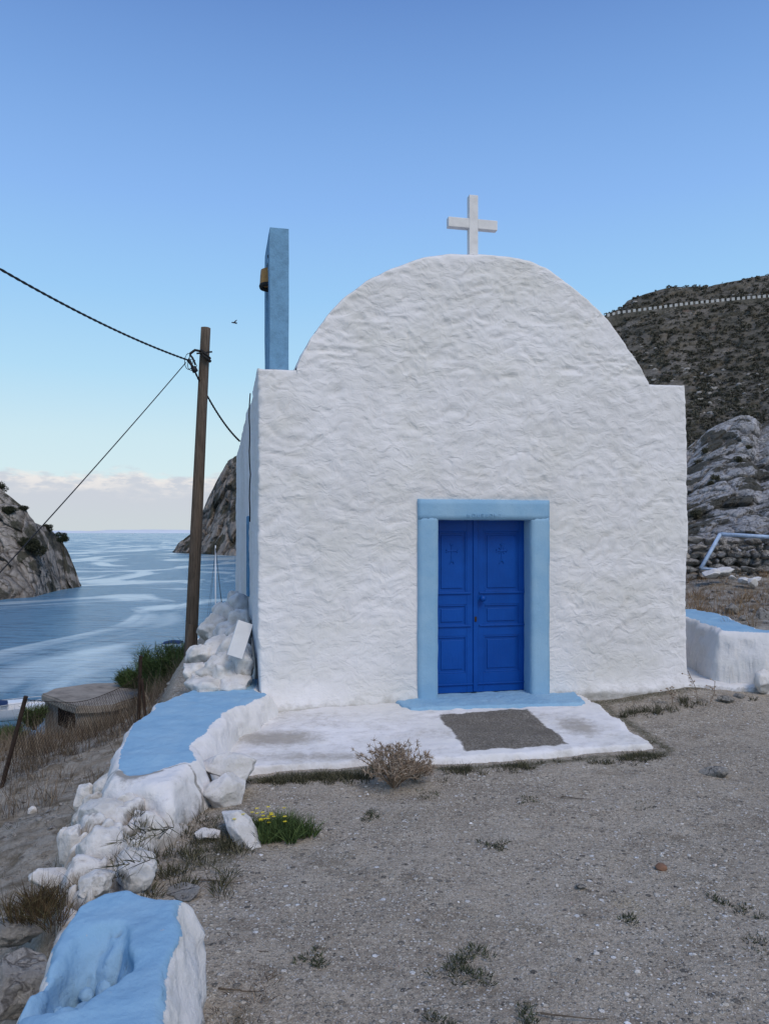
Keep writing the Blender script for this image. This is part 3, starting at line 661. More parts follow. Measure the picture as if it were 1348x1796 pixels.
hfield('doorstep', TH, lambda x, y: .100+.01*x*0, .0, .008, PM, church, roll=.03, noise_=.006, seed=4, bluef=lambda x, y, z, s: np.full(x.shape, 1.), edgen=.008)
# roof cross
cpx = fl(834, 445)[0]; cz0 = ztop(cpx)-.05; cr = MB(); yb_ = .06
cr.box(cpx-.045, cpx+.045, yb_, yb_+.075, cz0, fl(834, 337)[1], .006)
za = fl(834, 387)[1]; cr.box(cpx-.255, cpx-.044, yb_+.002, yb_+.073, za-.05, za+.045, .006); cr.box(cpx+.044, cpx+.245, yb_+.002, yb_+.073, za-.05, za+.045, .006)
cr.build('cross', simple('white_cross_paint', (.66, .65, .64), .7, .3, .12, 12, .004), church, False)
# bell gable, seen edge on
gx0, gx1 = fl(470, 600)[0]+.055, 0
bgx0, bgx1, gy0, gy1, gz0, gz1 = .115, .295, .32, 1.12, zL-.03, 0
gz1 = EYE+534*(CY+.2*FY+gy0*FX)/F
def gable():
    n = 14; yc = (gy0+gy1)/2; hw = .21; zo = gz0+.12; zs = gz1-.42
    inner = [(yc-hw, zo), (yc-hw, zs)]+[(yc-hw*math.cos(a), zs+hw*math.sin(a)) for a in np.linspace(0, math.pi, 15)[1:-1]]+[(yc+hw, zs), (yc+hw, zo)]
    bm = bmesh.new()
    def ring(x):
        iv = [bm.verts.new((x, a, b)) for a, b in inner]; ov = [bm.verts.new((x, a, b)) for a, b in [(gy0, gz0), (gy0, zo), (gy0, zs), (gy0, gz1), (gy1, gz1), (gy1, zs), (gy1, zo), (gy1, gz0)]]
        return iv, ov
    i0, o0 = ring(bgx0); i1, o1 = ring(bgx1); m = len(inner)
    for iv, ov, fl_ in ((i0, o0, 1), (i1, o1, 0)):
        L = [[ov[0], ov[1], iv[0], iv[-1], ov[6], ov[7]], [ov[1], ov[2], iv[1], iv[0]], [ov[6], iv[-1], iv[-2], ov[5]], [ov[2], ov[3], ov[4], ov[5]]+iv[1:-1][::-1]]
        for q in L: bm.faces.new(q if fl_ else q[::-1])
    for a in range(m): b = (a+1) % m; bm.faces.new((i0[a], i0[b], i1[b], i1[a]))
    for a in range(8): b = (a+1) % 8; bm.faces.new((o0[b], o0[a], o1[a], o1[b]))
    bmesh.ops.triangulate(bm, faces=bm.faces[:]); bmesh.ops.recalc_face_normals(bm, faces=bm.faces[:])
    bmesh.ops.subdivide_edges(bm, edges=[e_ for e_ in bm.edges if e_.calc_length() > .08], cuts=3, use_grid_fill=True)
    bm.verts.index_update(); P = np.array([v.co[:] for v in bm.verts]); Fs = [[v.index for v in f.verts] for f in bm.faces]; bm.free()
    P[:, 0] += .006*fbm(P[:, 0]*6, P[:, 1]*8, P[:, 2]*5, 3, 2); P[:, 1] += .006*fbm(P[:, 0]*6, P[:, 1]*8, P[:, 2]*5, 3, 3)
    return mesh('bell_gable', P, Fs, simple('slate_blue_paint', (.15, .30, .45), .75, .2, .22, 14, .006), church, False)
gable()
bw = loc2w((bgx0+bgx1)/2-.055, (gy0+gy1)/2-.0); bell = empty('bell', (bw[0], bw[1], 0)); tag(bell, 'small ochre bell with dark rim hanging in the blue bell gable', 'bell')
bd = CY+.2*FY+.7*FX; bzt = EYE+(934-472)/F*bd; bzb = EYE+(934-504)/F*bd; bh = bzt-bzb
bpf = [(0, .02), (.02, .075), (.08, .098), (.4, .104), (.75, .107), (.9, .110), (1, .112)]
def lathe(name, pf, mat, parent, z0, k=28):
    V = []; 
    for z, r_ in pf: V += [(r_*math.cos(2*math.pi*q/k), r_*math.sin(2*math.pi*q/k), z0-z) for q in range(k)]
    n = len(pf); Fs = [(i*k+q, (i+1)*k+q, (i+1)*k+(q+1) % k, i*k+(q+1) % k) for i in range(n-1) for q in range(k)]
    return mesh(name, V, Fs, mat, parent, True)
lathe('bell_body', [(z*bh, r_) for z, r_ in bpf]+[(bh, .105), (.6*bh, .085), (.1*bh, .05), (.08*bh, .001)], M['bell'], bell, bzt)
lathe('bell_rim', [(bh*.86, .110), (bh*.95, .116), (bh+.015, .108), (bh+.015, .096), (bh*.88, .094)], M['dark'], bell, bzt)
yk = MB(); yk.tube([(0, 0, bzt-.02), (0, 0, bzt+.17)], .012, 8); yk.tube([(-.10*FY*-1, -.24*FX, bzt+.05), (.10*FY*-1, .24*FX, bzt+.05)], .018, 8); yk.build('yoke', M['dark'], bell, True)
# window surround on the side wall, drain streak, hanging cable
wf = MB(); wz0, wz1 = EYE-111*9.2/F, EYE+29*9.1/F
wf.box(-.025, .06, 2.12, 2.18, wz0, wz1, .006); wf.box(-.025, .06, 2.42, 2.48, wz0, wz1, .006); wf.box(-.023, .06, 2.18, 2.42, wz1-.1, wz1-.002, .006); wf.box(-.028, .06, 2.18, 2.42, wz0+.002, wz0+.09, .006)
wr = wf.build('window', simple('slate_blue_trim', (.12, .27, .43), .75, .2, .2, 14, .004), church, False)
g_ = MB(); g_.box(-.014, -.004, 2.17, 2.43, wz0+.08, wz1-.09); g_.build('pane', M['glass'], wr)
def facade_cable(px, y0, y1, yy):
    d = CY+yy*FX; return [( -.05, yy, EYE-(py-934)/F*d) for py in np.linspace(y0, y1, 12)]
ca = MB(); pc = np.array(facade_cable(447, 690, 915, .75)); pc[:, 1] += .04*np.sin(np.arange(12)*.6); pc[:, 0] -= .01*np.abs(np.sin(np.arange(12)*.9)); ca.tube(pc, .007, 6); ca.build('wall_cable', M['cable'], church, True)
# concrete apron in front of the door
patch = [(.476, 6.83), (1.30, 7.02), (1.42, 5.93), (.62, 5.76)]
def slabdirt(x, y, z, s):
    d = np.zeros_like(x)
    d = np.maximum(d, 1.05*np.exp(-((x+.85)**2/.20+(y-6.1)**2/.07))); d = np.maximum(d, .75*np.exp(-((x+.5)**2/.6+(y-5.62)**2/.03))); d = np.maximum(d, .9*np.exp(-((x-1.62)**2/.05+(y-6.45)**2/.16))); d = np.maximum(d, .35+.25*fbm(x*2.2, y*4, 0, 3, 14)); d = np.maximum(d, .5*np.exp(-((x-1.75)**2/.10+(y-6.35)**2/.12))); d = np.maximum(d, .35*np.exp(-((x+.3)**2/.5+(y-5.75)**2/.02)))
    return np.maximum(d, .5*np.exp(-np.abs(s)/.03)*(fbm(x*3, y*3, 0, 2, 4) > .1))
def m_slab():
    n = NT('apron_paint', .88, .15); wc = white_col(n); g = n.noise(13, 7, .75)
    d = n.attr('dirt'); wc = n.mix(n.ss(n.math('ADD', d, n.math('MULTIPLY', n.math('SUBTRACT', g, .5), 1.3)), .25, 1.0, 0, .85), wc, (.30, .27, .23))
    wc = n.mix(n.ss(n.noise(3.5, 8, .8, n.mapv(n.tc, (1, 2.4, 1))), .58, .68, 0, .5), wc, (.40, .37, .33))
    agg = n.ramp(n.noise(75, 4, .75), [(.3, (.05, .044, .037)), (.48, (.14, .125, .105)), (.62, (.26, .24, .21)), (.72, (.46, .43, .39))])
    agg = n.mix(n.ss(n.noise(5, 5, .7), .4, .7, 0, .5), agg, (.09, .08, .068))
    e = n.math('ADD', n.attr('blue'), n.math('MULTIPLY', n.math('SUBTRACT', n.noise(9, 6, .7), .5), .10))
    c = n.mix(n.ss(e, -.012, .02), wc, agg); b = n.bump(n.noise(8, 5, .6), .012, .5); b = n.bump(n.noise(80, 4, .7), .005, n.ss(e, 0, .02, .25, .9), b)
    return n.fin(c, b)
ap = hfield('apron_slab', SLAB, lambda x, y: .045+.0*x, lambda x, y: -.05+0*x, .014, m_slab(), None, roll=.035, noise_=.008, seed=9, bluef=lambda x, y, z, s: sdf_poly(x, y, patch), dirt_shade=slabdirt, edgen=.022, fn=lambda X, Y, Z, s: Z+.03*np.clip((Y-5.9)/1.2, 0, 1)*(s > .05))
tag(ap, 'white painted concrete apron with a bare grey patch before the door', 'paving slab')
# ------------------------------------------------------------------ low walls
def wdirt(k=.5): return lambda x, y, z, s: k*np.exp(-np.abs(s+.01)/.02)*0+.25*(fbm(x*5, y*5, 0, 3, 3) > .25)
bench = [(-1.16, 7.05), (-1.2, 7.6), (-1.60, 7.45), (-1.78, 6.95), (-1.90, 6.40), (-1.86, 5.6), (-1.74, 5.0), (-1.60, 4.50), (-1.22, 4.33), (-1.15, 4.78), (-1.25, 5.10), (-1.22, 5.5), (-1.22, 6.1), (-1.05, 6.55), (-.98, 6.85)]
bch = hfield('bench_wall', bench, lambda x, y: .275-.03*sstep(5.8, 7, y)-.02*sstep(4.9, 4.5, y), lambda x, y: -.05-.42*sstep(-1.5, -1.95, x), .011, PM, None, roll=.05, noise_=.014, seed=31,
       bluef=lambda x, y, z, s: np.minimum(s-.035, np.where(y < 4.72-.12*np.sin((x+1.5)*9), -1, 1)*.0+(y-4.62+.10*np.sin((x+1.6)*12))*1.0), dirt_shade=lambda x, y, z, s: 1.0*np.exp(-np.abs(y-4.60+.10*np.sin((x+1.6)*12))/.025)+.45*(y < 4.6)+.45*np.exp(-np.maximum(z-.0, 0)/.07), edgen=.022, flare=.10, pad=.22)  # dark line painted as a shaded crack; foot carries contact shade and splash
tag(bch, 'low masonry bench wall with sky blue top leading to the chapel corner', 'wall')
near = [(-.99, 1.25), (-.99, 2.05), (-1.06, 2.35), (-1.09, 2.6), (-1.08, 2.74), (-1.02, 2.80), (-.9, 2.81), (-.80, 2.77), (-.69, 2.77), (-.69, 2.70), (-.635, 2.45), (-.60, 2.2), (-.56, 2.03), (-.52, 1.6), (-.5, 1.25)]
def pit(X, Y, Z, s):
    w = .25*vnoise(X*9, Y*9, 0, 4)
    d = np.exp(-(((X+.895+w*.10)/.115)**2+((Y-2.33+w*.14)/.20)**2)**3.0)
    f1, f2, idv = voro(X*12+w*2, Y*9, 0, 23)
    Z = Z-d*(.19-.13*np.clip(1-(f1*1.45)**2, 0, 1)*(.15+.85*idv)-.03*fbm(X*20, Y*20, 0, 3, 3))
    d2 = np.exp(-(((X+.80)/.05)**2+((Y-2.33)/.045)**2)); Z = Z-.07*d2*(.6+idv)
    return Z+.022*fbm(X*5, Y*5, 1, 4, 9)*sstep(-.75, -.95, X)
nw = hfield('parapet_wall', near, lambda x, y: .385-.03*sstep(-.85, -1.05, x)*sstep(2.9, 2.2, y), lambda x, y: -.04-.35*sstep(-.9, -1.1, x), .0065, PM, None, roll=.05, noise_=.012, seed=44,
      bluef=lambda x, y, z, s: s-.018-.03*sstep(-.75, -.6, x)*0, dirt_shade=lambda x, y, z, s: .6*np.exp(-np.maximum(z, 0)/.07)+.3*(s < 0.02), edgen=.013, flare=.07, pad=.18, fn=pit)  # base darkened in the colour for contact shade and dirt splash
pr_ = []
for q, (ax_, ay_, sz_, zz_) in enumerate([(-.93, 2.20, .035, .215), (-.86, 2.24, .045, .215), (-.90, 2.33, .05, .205), (-.83, 2.36, .035, .23), (-.88, 2.43, .032, .235), (-.97, 2.30, .03, .23), (-.82, 2.29, .022, .25), (-.93, 2.41, .028, .225), (-.955, 2.13, .03, .22)]):
    V_, F_ = rockverts(4, (sz_*1.1, sz_*.9, sz_), 900+q, 11, .14, None, .5); pr_.append((V_+[ax_, ay_, zz_], F_, np.full(len(V_), .3)))
V_, Q_, R_ = join_parts(pr_); mesh('rubble_fill', V_, Q_, PM, nw, attrs={'dirt': R_, 'blue': np.ones(len(V_))})
tag(nw, 'sky blue topped low wall with a broken hollow in the foreground', 'wall')
# broken white rubble stretch between them
rub = [(-1.12, 2.75), (-1.02, 2.78), (-.86, 2.95), (-.90, 3.25), (-1.0, 3.35), (-1.1, 3.55), (-1.28, 3.75), (-1.22, 4.1), (-1.12, 4.36), (-1.62, 4.50), (-1.72, 4.2), (-1.62, 3.8), (-1.5, 3.5), (-1.32, 3.1), (-1.22, 2.85)]
def lumps(X, Y, Z, s):
    f1, f2, idv = voro(X*4.6+.3*vnoise(X*6, Y*6, 0, 1), Y*4.6, 0, 91); k = sstep(-.02, .08, s)
    g1, g2, gid = voro(X*11+.5*vnoise(X*9, Y*9, 2, 3), Y*11, 0, 95)
    tx, ty = np.cos(idv*40), np.sin(idv*40)
    return Z+k*(.11*(idv-.5)-.075*np.exp(-(f2-f1)*14)+.035*(gid-.5)-.02*np.exp(-(g2-g1)*9)+.035*fbm(X*9, Y*9, 0, 5, 6)+.05*(tx*np.sin(X*9)+ty*np.sin(Y*9))*.5)
def rub_dirt_shade(x, y, z, s):
    f1, f2, idv = voro(x*4.6+.3*vnoise(x*6, y*6, 0, 1), y*4.6, 0, 91); return .30+.55*np.exp(-(f2-f1)*10)+.35*np.exp(-np.maximum(z-.02, 0)/.05)  # dirt in the cracks, plus contact shade painted low down
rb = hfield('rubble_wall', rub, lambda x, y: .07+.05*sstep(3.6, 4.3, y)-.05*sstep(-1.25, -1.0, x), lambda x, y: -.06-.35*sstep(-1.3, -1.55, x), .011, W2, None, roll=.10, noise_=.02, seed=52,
      dirt_shade=rub_dirt_shade, edgen=.03, flare=.06, pad=.18, fn=lumps)
sv = []
for q, (px, py, w, hh, z, dep) in enumerate([(232, 1385, 80, 44, .14, .8), (308, 1400, 84, 66, .07, .8), (190, 1435, 92, 60, .10, .9), (178, 1500, 78, 92, .07, 1.0), (234, 1522, 72, 56, .06, 1.0), (122, 1500, 40, 80, -.02, .8), (152, 1444, 46, 52, .02, .9), (152, 1545, 50, 80, .0, 1.0), (268, 1432, 50, 40, .03, .8), (205, 1475, 60, 44, .10, .8), (215, 1412, 50, 36, .15, .8), (255, 1405, 46, 40, .10, .7), (150, 1400, 40, 50, -.02, .8), (172, 1408, 44, 40, .08, .9), (138, 1475, 44, 60, .02, .9), (170, 1552, 60, 40, .12, .9), (330, 1415, 40, 54, .02, .8), (190, 1380, 44, 50, .06, .9), (120, 1590, 40, 60, -.05, 1), (285, 1388, 60, 34, .13, .8)]):
    p = ptz(px, py, z); u_ = p[1]/F; V_, F_ = rockverts(5, np.array([w, w*dep, hh])*u_*.60, 700+q, 13, .13, (0.1*math.sin(q), .12*math.cos(q*2), q*1.3), .58)
    V_ = V_+fbm(V_[:, 0]*16+q, V_[:, 1]*16, V_[:, 2]*16, 4, 9)[:, None]*V_/np.linalg.norm(V_, axis=1, keepdims=True)*.012
    dd_ = .30+.35*np.clip(-V_[:, 2]/(hh*u_*.5), 0, 1)+.3*(fbm(V_[:, 0]*4+q, V_[:, 1]*4, V_[:, 2]*4, 2, 3) > .3); sv.append((V_+p, F_, dd_))
V_, Q_, R_ = join_parts(sv); mesh('stonework', V_, Q_, W2, rb, attrs={'dirt': R_})
tag(rb, 'broken stretch of whitewashed rubble wall between the two blue tops', 'wall')
# right hand retaining wall
rw = [(3.2, 9.25), (3.62, 9.25), (3.55, 8.6), (3.5, 7.99), (3.87, 7.80), (4.6, 7.62), (6.5, 7.2), (6.5, 7.5), (4.6, 7.95), (3.97, 8.12), (4.02, 8.8), (4.2, 9.57), (4.1, 10.2), (3.2, 10.2)]
def whm(x, y, z, s): return s-.02-.10*sstep(8.6, 8.1, y)*0
RW = hfield('retaining_wall', rw, lambda x, y: .665, .0, .013, PM, None, roll=.035, noise_=.012, seed=63, bluef=whm, dirt_shade=lambda x, y, z, s: .2+.5*np.exp(-np.maximum(z-.08, 0)/.10), edgen=.015, flare=.14, pad=.2)  # contact shade and splash painted where the wall meets the ground
tag(RW, 'low white retaining wall with sky blue coping right of the chapel', 'wall')
hfield('footing', [(3.0, 7.82), (3.45, 7.72), (4.1, 7.45), (4.3, 7.75), (3.6, 8.1), (3.65, 9.2), (3.1, 9.2), (3.0, 8.2)], lambda x, y: .15, lambda x, y: .03, .014, PM, RW, roll=.12, noise_=.015, seed=77, dirt_shade=lambda x, y, z, s: .3+.4*(s < .05), edgen=.03)
# ------------------------------------------------------------------ rocks around the wall
def rock(px, py, wpx, size, seed, mat=W2, z=None, label='', sub=5, cat='rock', name='white_rock', rot=None, group=None, cuts=12, d=None):
    zz = 0 if z is None else z
    p = ptz(px, py, zz) if d is None else pt(px, py, d)
    w = wpx/F*p[1]; V, Fs = rockverts(sub, np.array(size)*w/2*1.12, seed, cuts+5, .14, rot, .52)
    V = V+fbm(V[:, 0]*14, V[:, 1]*14, V[:, 2]*14, 3, seed)[:, None]*V/np.linalg.norm(V, axis=1, keepdims=True)*.006
    lo = V[:, 2].min(); 
    o = mesh(name, V, Fs, mat, None, True, {'dirt': np.clip(.5-(V[:, 2]-lo)/.15, 0, .5)+.30, 'crev': np.zeros(len(V))}); o.location = p+np.array([0, 0, -lo*0]); tag(o, label, cat, group); return o
rock(400, 1343, 98, (1, .8, .62), 11, z=.17, label='squarish white rock at the top of the pile beside the bench wall', rot=(0.1, .15, .3), cuts=9)
rock(398, 1390, 90, (1, .8, .75), 12, z=.06, label='white boulder under the squarish rock beside the bench wall', rot=(.1, -.1, .9), cuts=9)
rock(424, 1456, 108, (1, .55, .50), 13, z=.05, label='long white rock lying on the gravel by the yellow flowers', rot=(.2, .35, -.9), cuts=10)
rock(366, 1465, 46, (1, .7, .45), 14, z=.02, label='small dirty white stone left of the long white rock', rot=(0, .1, .1))
rock(263, 1450, 56, (1, .8, .8), 15, z=.10, label='white rock standing in the weeds on the broken wall', rot=(0, .2, .5), cuts=9)
rock(236, 1527, 66, (1, 1.1, .9), 16, z=.09, label='white block butted against the near blue topped wall', rot=(.1, -.2, .6), cuts=8)
rock(128, 1492, 52, (.9, .9, 1.5), 17, z=.0, label='upright white rock leaning on the outer side of the broken wall', rot=(0, .1, .3), d=4.0)
rock(92, 1540, 66, (1, .8, .55), 18, label='flat white rock at the foot of the wall on the slope side', rot=(0, .2, .5), d=3.7)
rock(25, 1720, 125, (1, 1.3, .6), 19, mat=M['greystone'], label='large pale stone beside the near wall at the left edge', d=2.72, name='stone', cat='stone', rot=(.1, .1, .5))
rock(22, 1635, 100, (1, .9, .5), 20, mat=M['greystone'], label='mottled grey stone on the slope behind the large pale stone', d=3.3, name='stone', cat='stone', rot=(0, .1, .2))
rock(58, 1422, 22, (1, .8, .6), 21, label='small white stone alone on the bare slope', d=6.0, name='stone', cat='stone', sub=4)
rock(1340, 1195, 40, (1, .8, .9), 22, label='rounded white boulder at the foot of the retaining wall', d=7.6, cat='boulder', name='boulder', sub=4)
rock(1296, 1222, 26, (1, .8, .5), 23, mat=M['greystone'], label='grey stone in the weeds by the retaining wall', d=7.5, name='stone', cat='stone', sub=4)
rock(1272, 1226, 30, (1, .8, .6), 24, mat=M['greystone'], label='brown grey stone left of the other one in the weeds', d=7.4, name='stone', cat='stone', sub=4)
rock(1247, 1357, 50, (1, .7, .45), 25, mat=M['greystone'], label='dark stone bedded in the gravel right of the apron', d=5.3, name='stone', cat='stone', sub=4)
rock(1160, 1521, 20, (1, .9, .5), 26, mat=simple('brick_shard', (.20, .11, .07), .95), z=.01, label='reddish brown brick shard lying on the gravel', name='brick_shard', cat='brick shard', sub=3)
rock(1018, 1554, 22, (1, .6, .3), 27, mat=M['greystone'], z=.01, label='flat pale chip of stone in the middle of the gravel', name='stone', cat='stone', sub=3)
rock(320, 1562, 90, (1, .5, .1), 28, mat=M['greystone'], z=.01, label='flat buried stone beside the end of the near wall', name='stone', cat='stone', sub=4)
# whitewashed masonry climbing beside the chapel flank
mv = []; Rr = np.random.default_rng(3)
for (px, py, d, w, h, sd_) in [(345, 1180, 7.35, 46, 44, 1), (385, 1175, 7.3, 60, 50, 2), (425, 1170, 7.3, 40, 60, 3), (352, 1150, 7.7, 44, 40, 4), (395, 1140, 7.8, 60, 50, 5), (420, 1120, 8.0, 40, 50, 6),
      (376, 1105, 8.6, 46, 46, 7), (402, 1092, 8.8, 50, 56, 8), (420, 1075, 9.2, 40, 50, 9), (388, 1078, 9.4, 40, 34, 10), (410, 1056, 10.2, 26, 34, 11), (420, 1100, 8.4, 34, 70, 12), (365, 1198, 7.2, 76, 30, 13), (405, 1200, 7.15, 60, 30, 14), (412, 1150, 7.6, 60, 60, 15), (400, 1120, 8.3, 50, 50, 16)]:
    p = pt(px, py, d); V, Fs = rockverts(4, np.array([w, w, h])/F*d*.66, 200+sd_, 22, .18, (0, 0, Rr.uniform(0, 3))); V = V+fbm(V[:, 0]*13+sd_, V[:, 1]*13, V[:, 2]*13, 4, 7)[:, None]*V/(np.linalg.norm(V, axis=1, keepdims=True))*.03; mv.append((V+p, Fs, .42+np.clip(-V[:, 2]*4, 0, .4)))
for (px, d) in [(372, 7.5), (395, 7.7), (412, 7.9), (400, 8.3), (395, 8.6), (405, 9.0), (415, 9.5), (414, 10.0)]:   # solid core below
    p = pt(px, 1230, d); V, Fs = rockverts(3, np.array([.24, .5, .5]), 300+px, 6, .06, (0, 0, .2)); mv.append((V+p+[0, .1, -.15], Fs, np.full(len(V), .2)))
V, Q, R = join_parts(mv)
tag(mesh('masonry_steps', V, Q, W2, attrs={'dirt': R}), 'lumpy whitewashed masonry climbing beside the chapel flank wall', 'masonry')
bo = MB(); bo.box(-.075, .075, -.012, .012, 0, .33, .004); bo_ = bo.build('leaning_board', simple('white_board', (.66, .66, .66), .8, .2, .1, 6, .003)); bo_.location = pt(411, 1152, 7.05); bo_.rotation_euler = (-.1, .36, .5)
tag(bo_, 'white board leaning against the chapel flank on the masonry', 'board')
# ------------------------------------------------------------------ pole, cables
pole = empty('utility_pole', (0, 0, 0)); tag(pole, 'leaning weathered timber utility pole left of the chapel', 'utility pole')
pb = pt(330, 1235, 11.0); ptop = pt(361, 575, 11.0); pm = MB(); nn = 40
PP = [pb+(ptop-pb)*(i/nn) for i in range(nn+1)]; PP = [PP[0]+(PP[0]-PP[1])*6]+PP
pm.tube(PP, np.linspace(.098, .070, nn+2), 18); po = pm.build('post', M['timber'], pole, True)
for v in po.data.vertices:
    c = v.co; a = math.atan2(c.y-11, c.x-(pb[0]+(ptop[0]-pb[0])*((c.z-pb[2])/(ptop[2]-pb[2])))); k_ = .92+.10*abs(math.sin(a*2.0+.6))-.05*abs(math.sin(a*5+c.z*.3)); cx_ = pb[0]+(ptop[0]-pb[0])*((c.z-pb[2])/(ptop[2]-pb[2])); v.co.x = cx_+(c.x-cx_)*k_; v.co.y = 11+(c.y-11)*k_
st = MB(); st.tube([pt(327, 1260, 10.84), pt(329, 1180, 10.85), pt(334, 1095, 10.86)], [.055, .055, .045], 10); st.build('splint', M['timber'], pole, True)
hk = pt(331, 632, 10.8); bk = MB()
bk.tube([pt(352, 616, 10.9), pt(342, 614, 10.85), pt(334, 620, 10.8), hk], .018, 8); bk.tube([pt(372, 617, 10.95), pt(345, 620, 10.85)], .012, 8); 
bk.tube([pt(353, 620, 10.9), pt(362, 628, 10.88), pt(369, 634, 10.95)], .022, 8); bk.tube([pt(353, 614, 10.9), pt(362, 622, 10.88), pt(369, 629, 10.95)], .016, 8)
bk.build('cable_bracket', M['dark'], pole, True)
cp = MB(); cp.tube([hk, pt(336, 640, 10.8), pt(341, 650, 10.8)], [.03, .018, .03], 8); cp.tube([pt(333, 622, 10.8), pt(338, 628, 10.8), pt(343, 640, 10.8)], .014, 8); cp.tube([pt(339, 644, 10.8), pt(343, 652, 10.8)], .04, 8)
cp.build('cable_clamp', M['cable'], pole, True)
lo = MB(); th = np.linspace(0, 5.5, 24)
for (cx_, cy_, rx, ry) in ((331, 634, 7, 14), (337, 640, 8, 10)): lo.tube([pt(cx_+rx*math.cos(t), cy_+ry*math.sin(t), 10.8+.02*math.sin(3*t)) for t in th], .005, 5)
lo.build('loose_wire', M['cable'], pole, True)
def cable(name, P0, P1, sag, r, label, tw=0, n=60):
    P0, P1 = np.array(P0), np.array(P1); t = np.linspace(0, 1, n); P = P0+(P1-P0)*t[:, None]; P[:, 2] -= sag*4*t*(1-t)
    m_ = MB()
    if tw:
        ph = t*tw; m_.tube(P+np.stack([0*t, r*.4*np.sin(ph), r*.4*np.cos(ph)], 1), r*.75, 6); m_.tube(P-np.stack([0*t, r*.4*np.sin(ph), r*.4*np.cos(ph)], 1), r*.75, 6)
    else: m_.tube(P, r, 6)
    return tag(m_.build(name, M['cable'], None, True), label, 'cable')
c0 = pt(-60, 425, 7.5); c0b = pt(-260, 310, 6.0)
cable('power_cable', c0b, hk, .13, .0125, 'thick twisted black cable from the upper left to the pole top', 170, 420)
cable('service_cable', pt(341, 650, 10.8), np.array([*loc2w(-.02, 5.4), EYE+160/F*12.3]), .10, .016, 'black cable sagging from the pole to the chapel flank', 90, 240)
cable('guy_wire', pt(326, 636, 10.8), pt(-80, 1092, 7.0), .03, .0065, 'thin taut wire running down from the pole to the left', 0, 60)
# ------------------------------------------------------------------ slope side: fence, bunker, bushes, boats
fen = empty('chain_link_fence', (0, 0, 0)); tag(fen, 'rusty chain link fence with leaning posts on the slope', 'fence')
p1b, p1t = pt(10, 1356, 6.8), pt(46, 1221, 6.8); p2b, p2t = pt(242, 1300, 8.3), pt(247, 1150, 8.3)
for a, b, r_ in ((p1b+(p1b-p1t)*.2, p1t, .020), (p2b, p2t, .019)):
    m_ = MB(); m_.tube([a, b], r_, 8); m_.build('post', M['rust'], fen)
m_ = MB(); m_.tube([pt(258, 1290, 8.25), pt(249, 1190, 8.3)], .016, 8); m_.build('brace', M['rust'], fen)
nm = MB(); A0, A1, B0, B1 = p1b+[0, 0, .05], p1t-[0, 0, .02], p2b+[0, 0, .16], p2t-[0, 0, .20]
nU = 44
def fp(u, v):
    lo_, hi_ = A0+(B0-A0)*u, A1+(B1-A1)*u; hi_ = hi_-np.array([0, 0, .14*4*u*(1-u)]); p = lo_+(hi_-lo_)*v; return p+np.array([0, .03*math.sin(u*13+v*5), 0])
nV = 8
for i in range(-nV, nU):
    for dr_ in (1, -1):
        pts = [(i+k, k) if dr_ == 1 else (i+nV-k, k) for k in range(nV+1)]; pts = [q for q in pts if 0 <= q[0] <= nU]
        if len(pts) > 1: nm.tube([fp(a/nU, b/nV) for a, b in pts], .0016, 3, False)
nm.tube([fp(u, 1) for u in np.linspace(0, 1, 30)], .003, 4)
nm.build('wire_mesh', M['rust'], fen)
# bunker: polygonal concrete roof slab on low walls
bk_ = empty('concrete_cistern', (0, 0, 0)); tag(bk_, 'low polygonal concrete cistern with a dark opening on the slope', 'cistern')
zr = EYE-3.0
rp_ = [ptz(72, 1216, zr), ptz(135, 1237+3, zr), ptz(200, 1236, zr), ptz(262, 1215, zr), ptz(248, 1200, zr), ptz(215, 1196, zr), ptz(150, 1199, zr), ptz(95, 1208, zr)]
rp_ = np.array([p[:2] for p in rp_])
def prism(name, poly, z0, z1, mat, parent, jit=.01):
    bm = bmesh.new(); a = [bm.verts.new((x, y, z0)) for x, y in poly]; b = [bm.verts.new((x, y, z1)) for x, y in poly]; n = len(poly)
    bm.faces.new(a); bm.faces.new(b[::-1]); 
    for i in range(n): bm.faces.new((a[i], b[i], b[(i+1) % n], a[(i+1) % n]))
    bmesh.ops.recalc_face_normals(bm, faces=bm.faces[:]); bmesh.ops.bevel(bm, geom=bm.edges[:], offset=.03, segments=2, affect='EDGES')
    bmesh.ops.triangulate(bm, faces=bm.faces[:]); bmesh.ops.subdivide_edges(bm, edges=[e_ for e_ in bm.edges if e_.calc_length() > .15], cuts=4, use_grid_fill=True)
    for v in bm.verts: v.co += Vector((0, 0, jit*2))*float(vnoise(v.co.x*4, v.co.y*4, v.co.z*4, 3))+Vector((jit, jit, 0))*float(vnoise(v.co.x*5, v.co.y*5, v.co.z*9, 6))
    me = bpy.data.meshes.new(name); bm.to_mesh(me); bm.free(); me.materials.append(mat); o = bpy.data.objects.new(name, me); COL.objects.link(o); o.parent = parent; return o
ctr = rp_.mean(0)
prism('roof', rp_, zr-.15, zr, M['concrete'], bk_, .007)
prism('wall', ctr+(rp_-ctr)*.94, zr-1.2, zr-.131, M['concrete'], bk_, .01)
A_, B_ = rp_[0], rp_[1]; A_, B_ = ctr+(A_-ctr)*.945, ctr+(B_-ctr)*.945
ho = MB(); q0, q1 = A_+(B_-A_)*.45, A_+(B_-A_)*.92; nrm_ = np.array([B_[1]-A_[1], -(B_[0]-A_[0])]); nrm_ /= np.linalg.norm(nrm_)
q0 = q0+nrm_*.015; q1 = q1+nrm_*.015
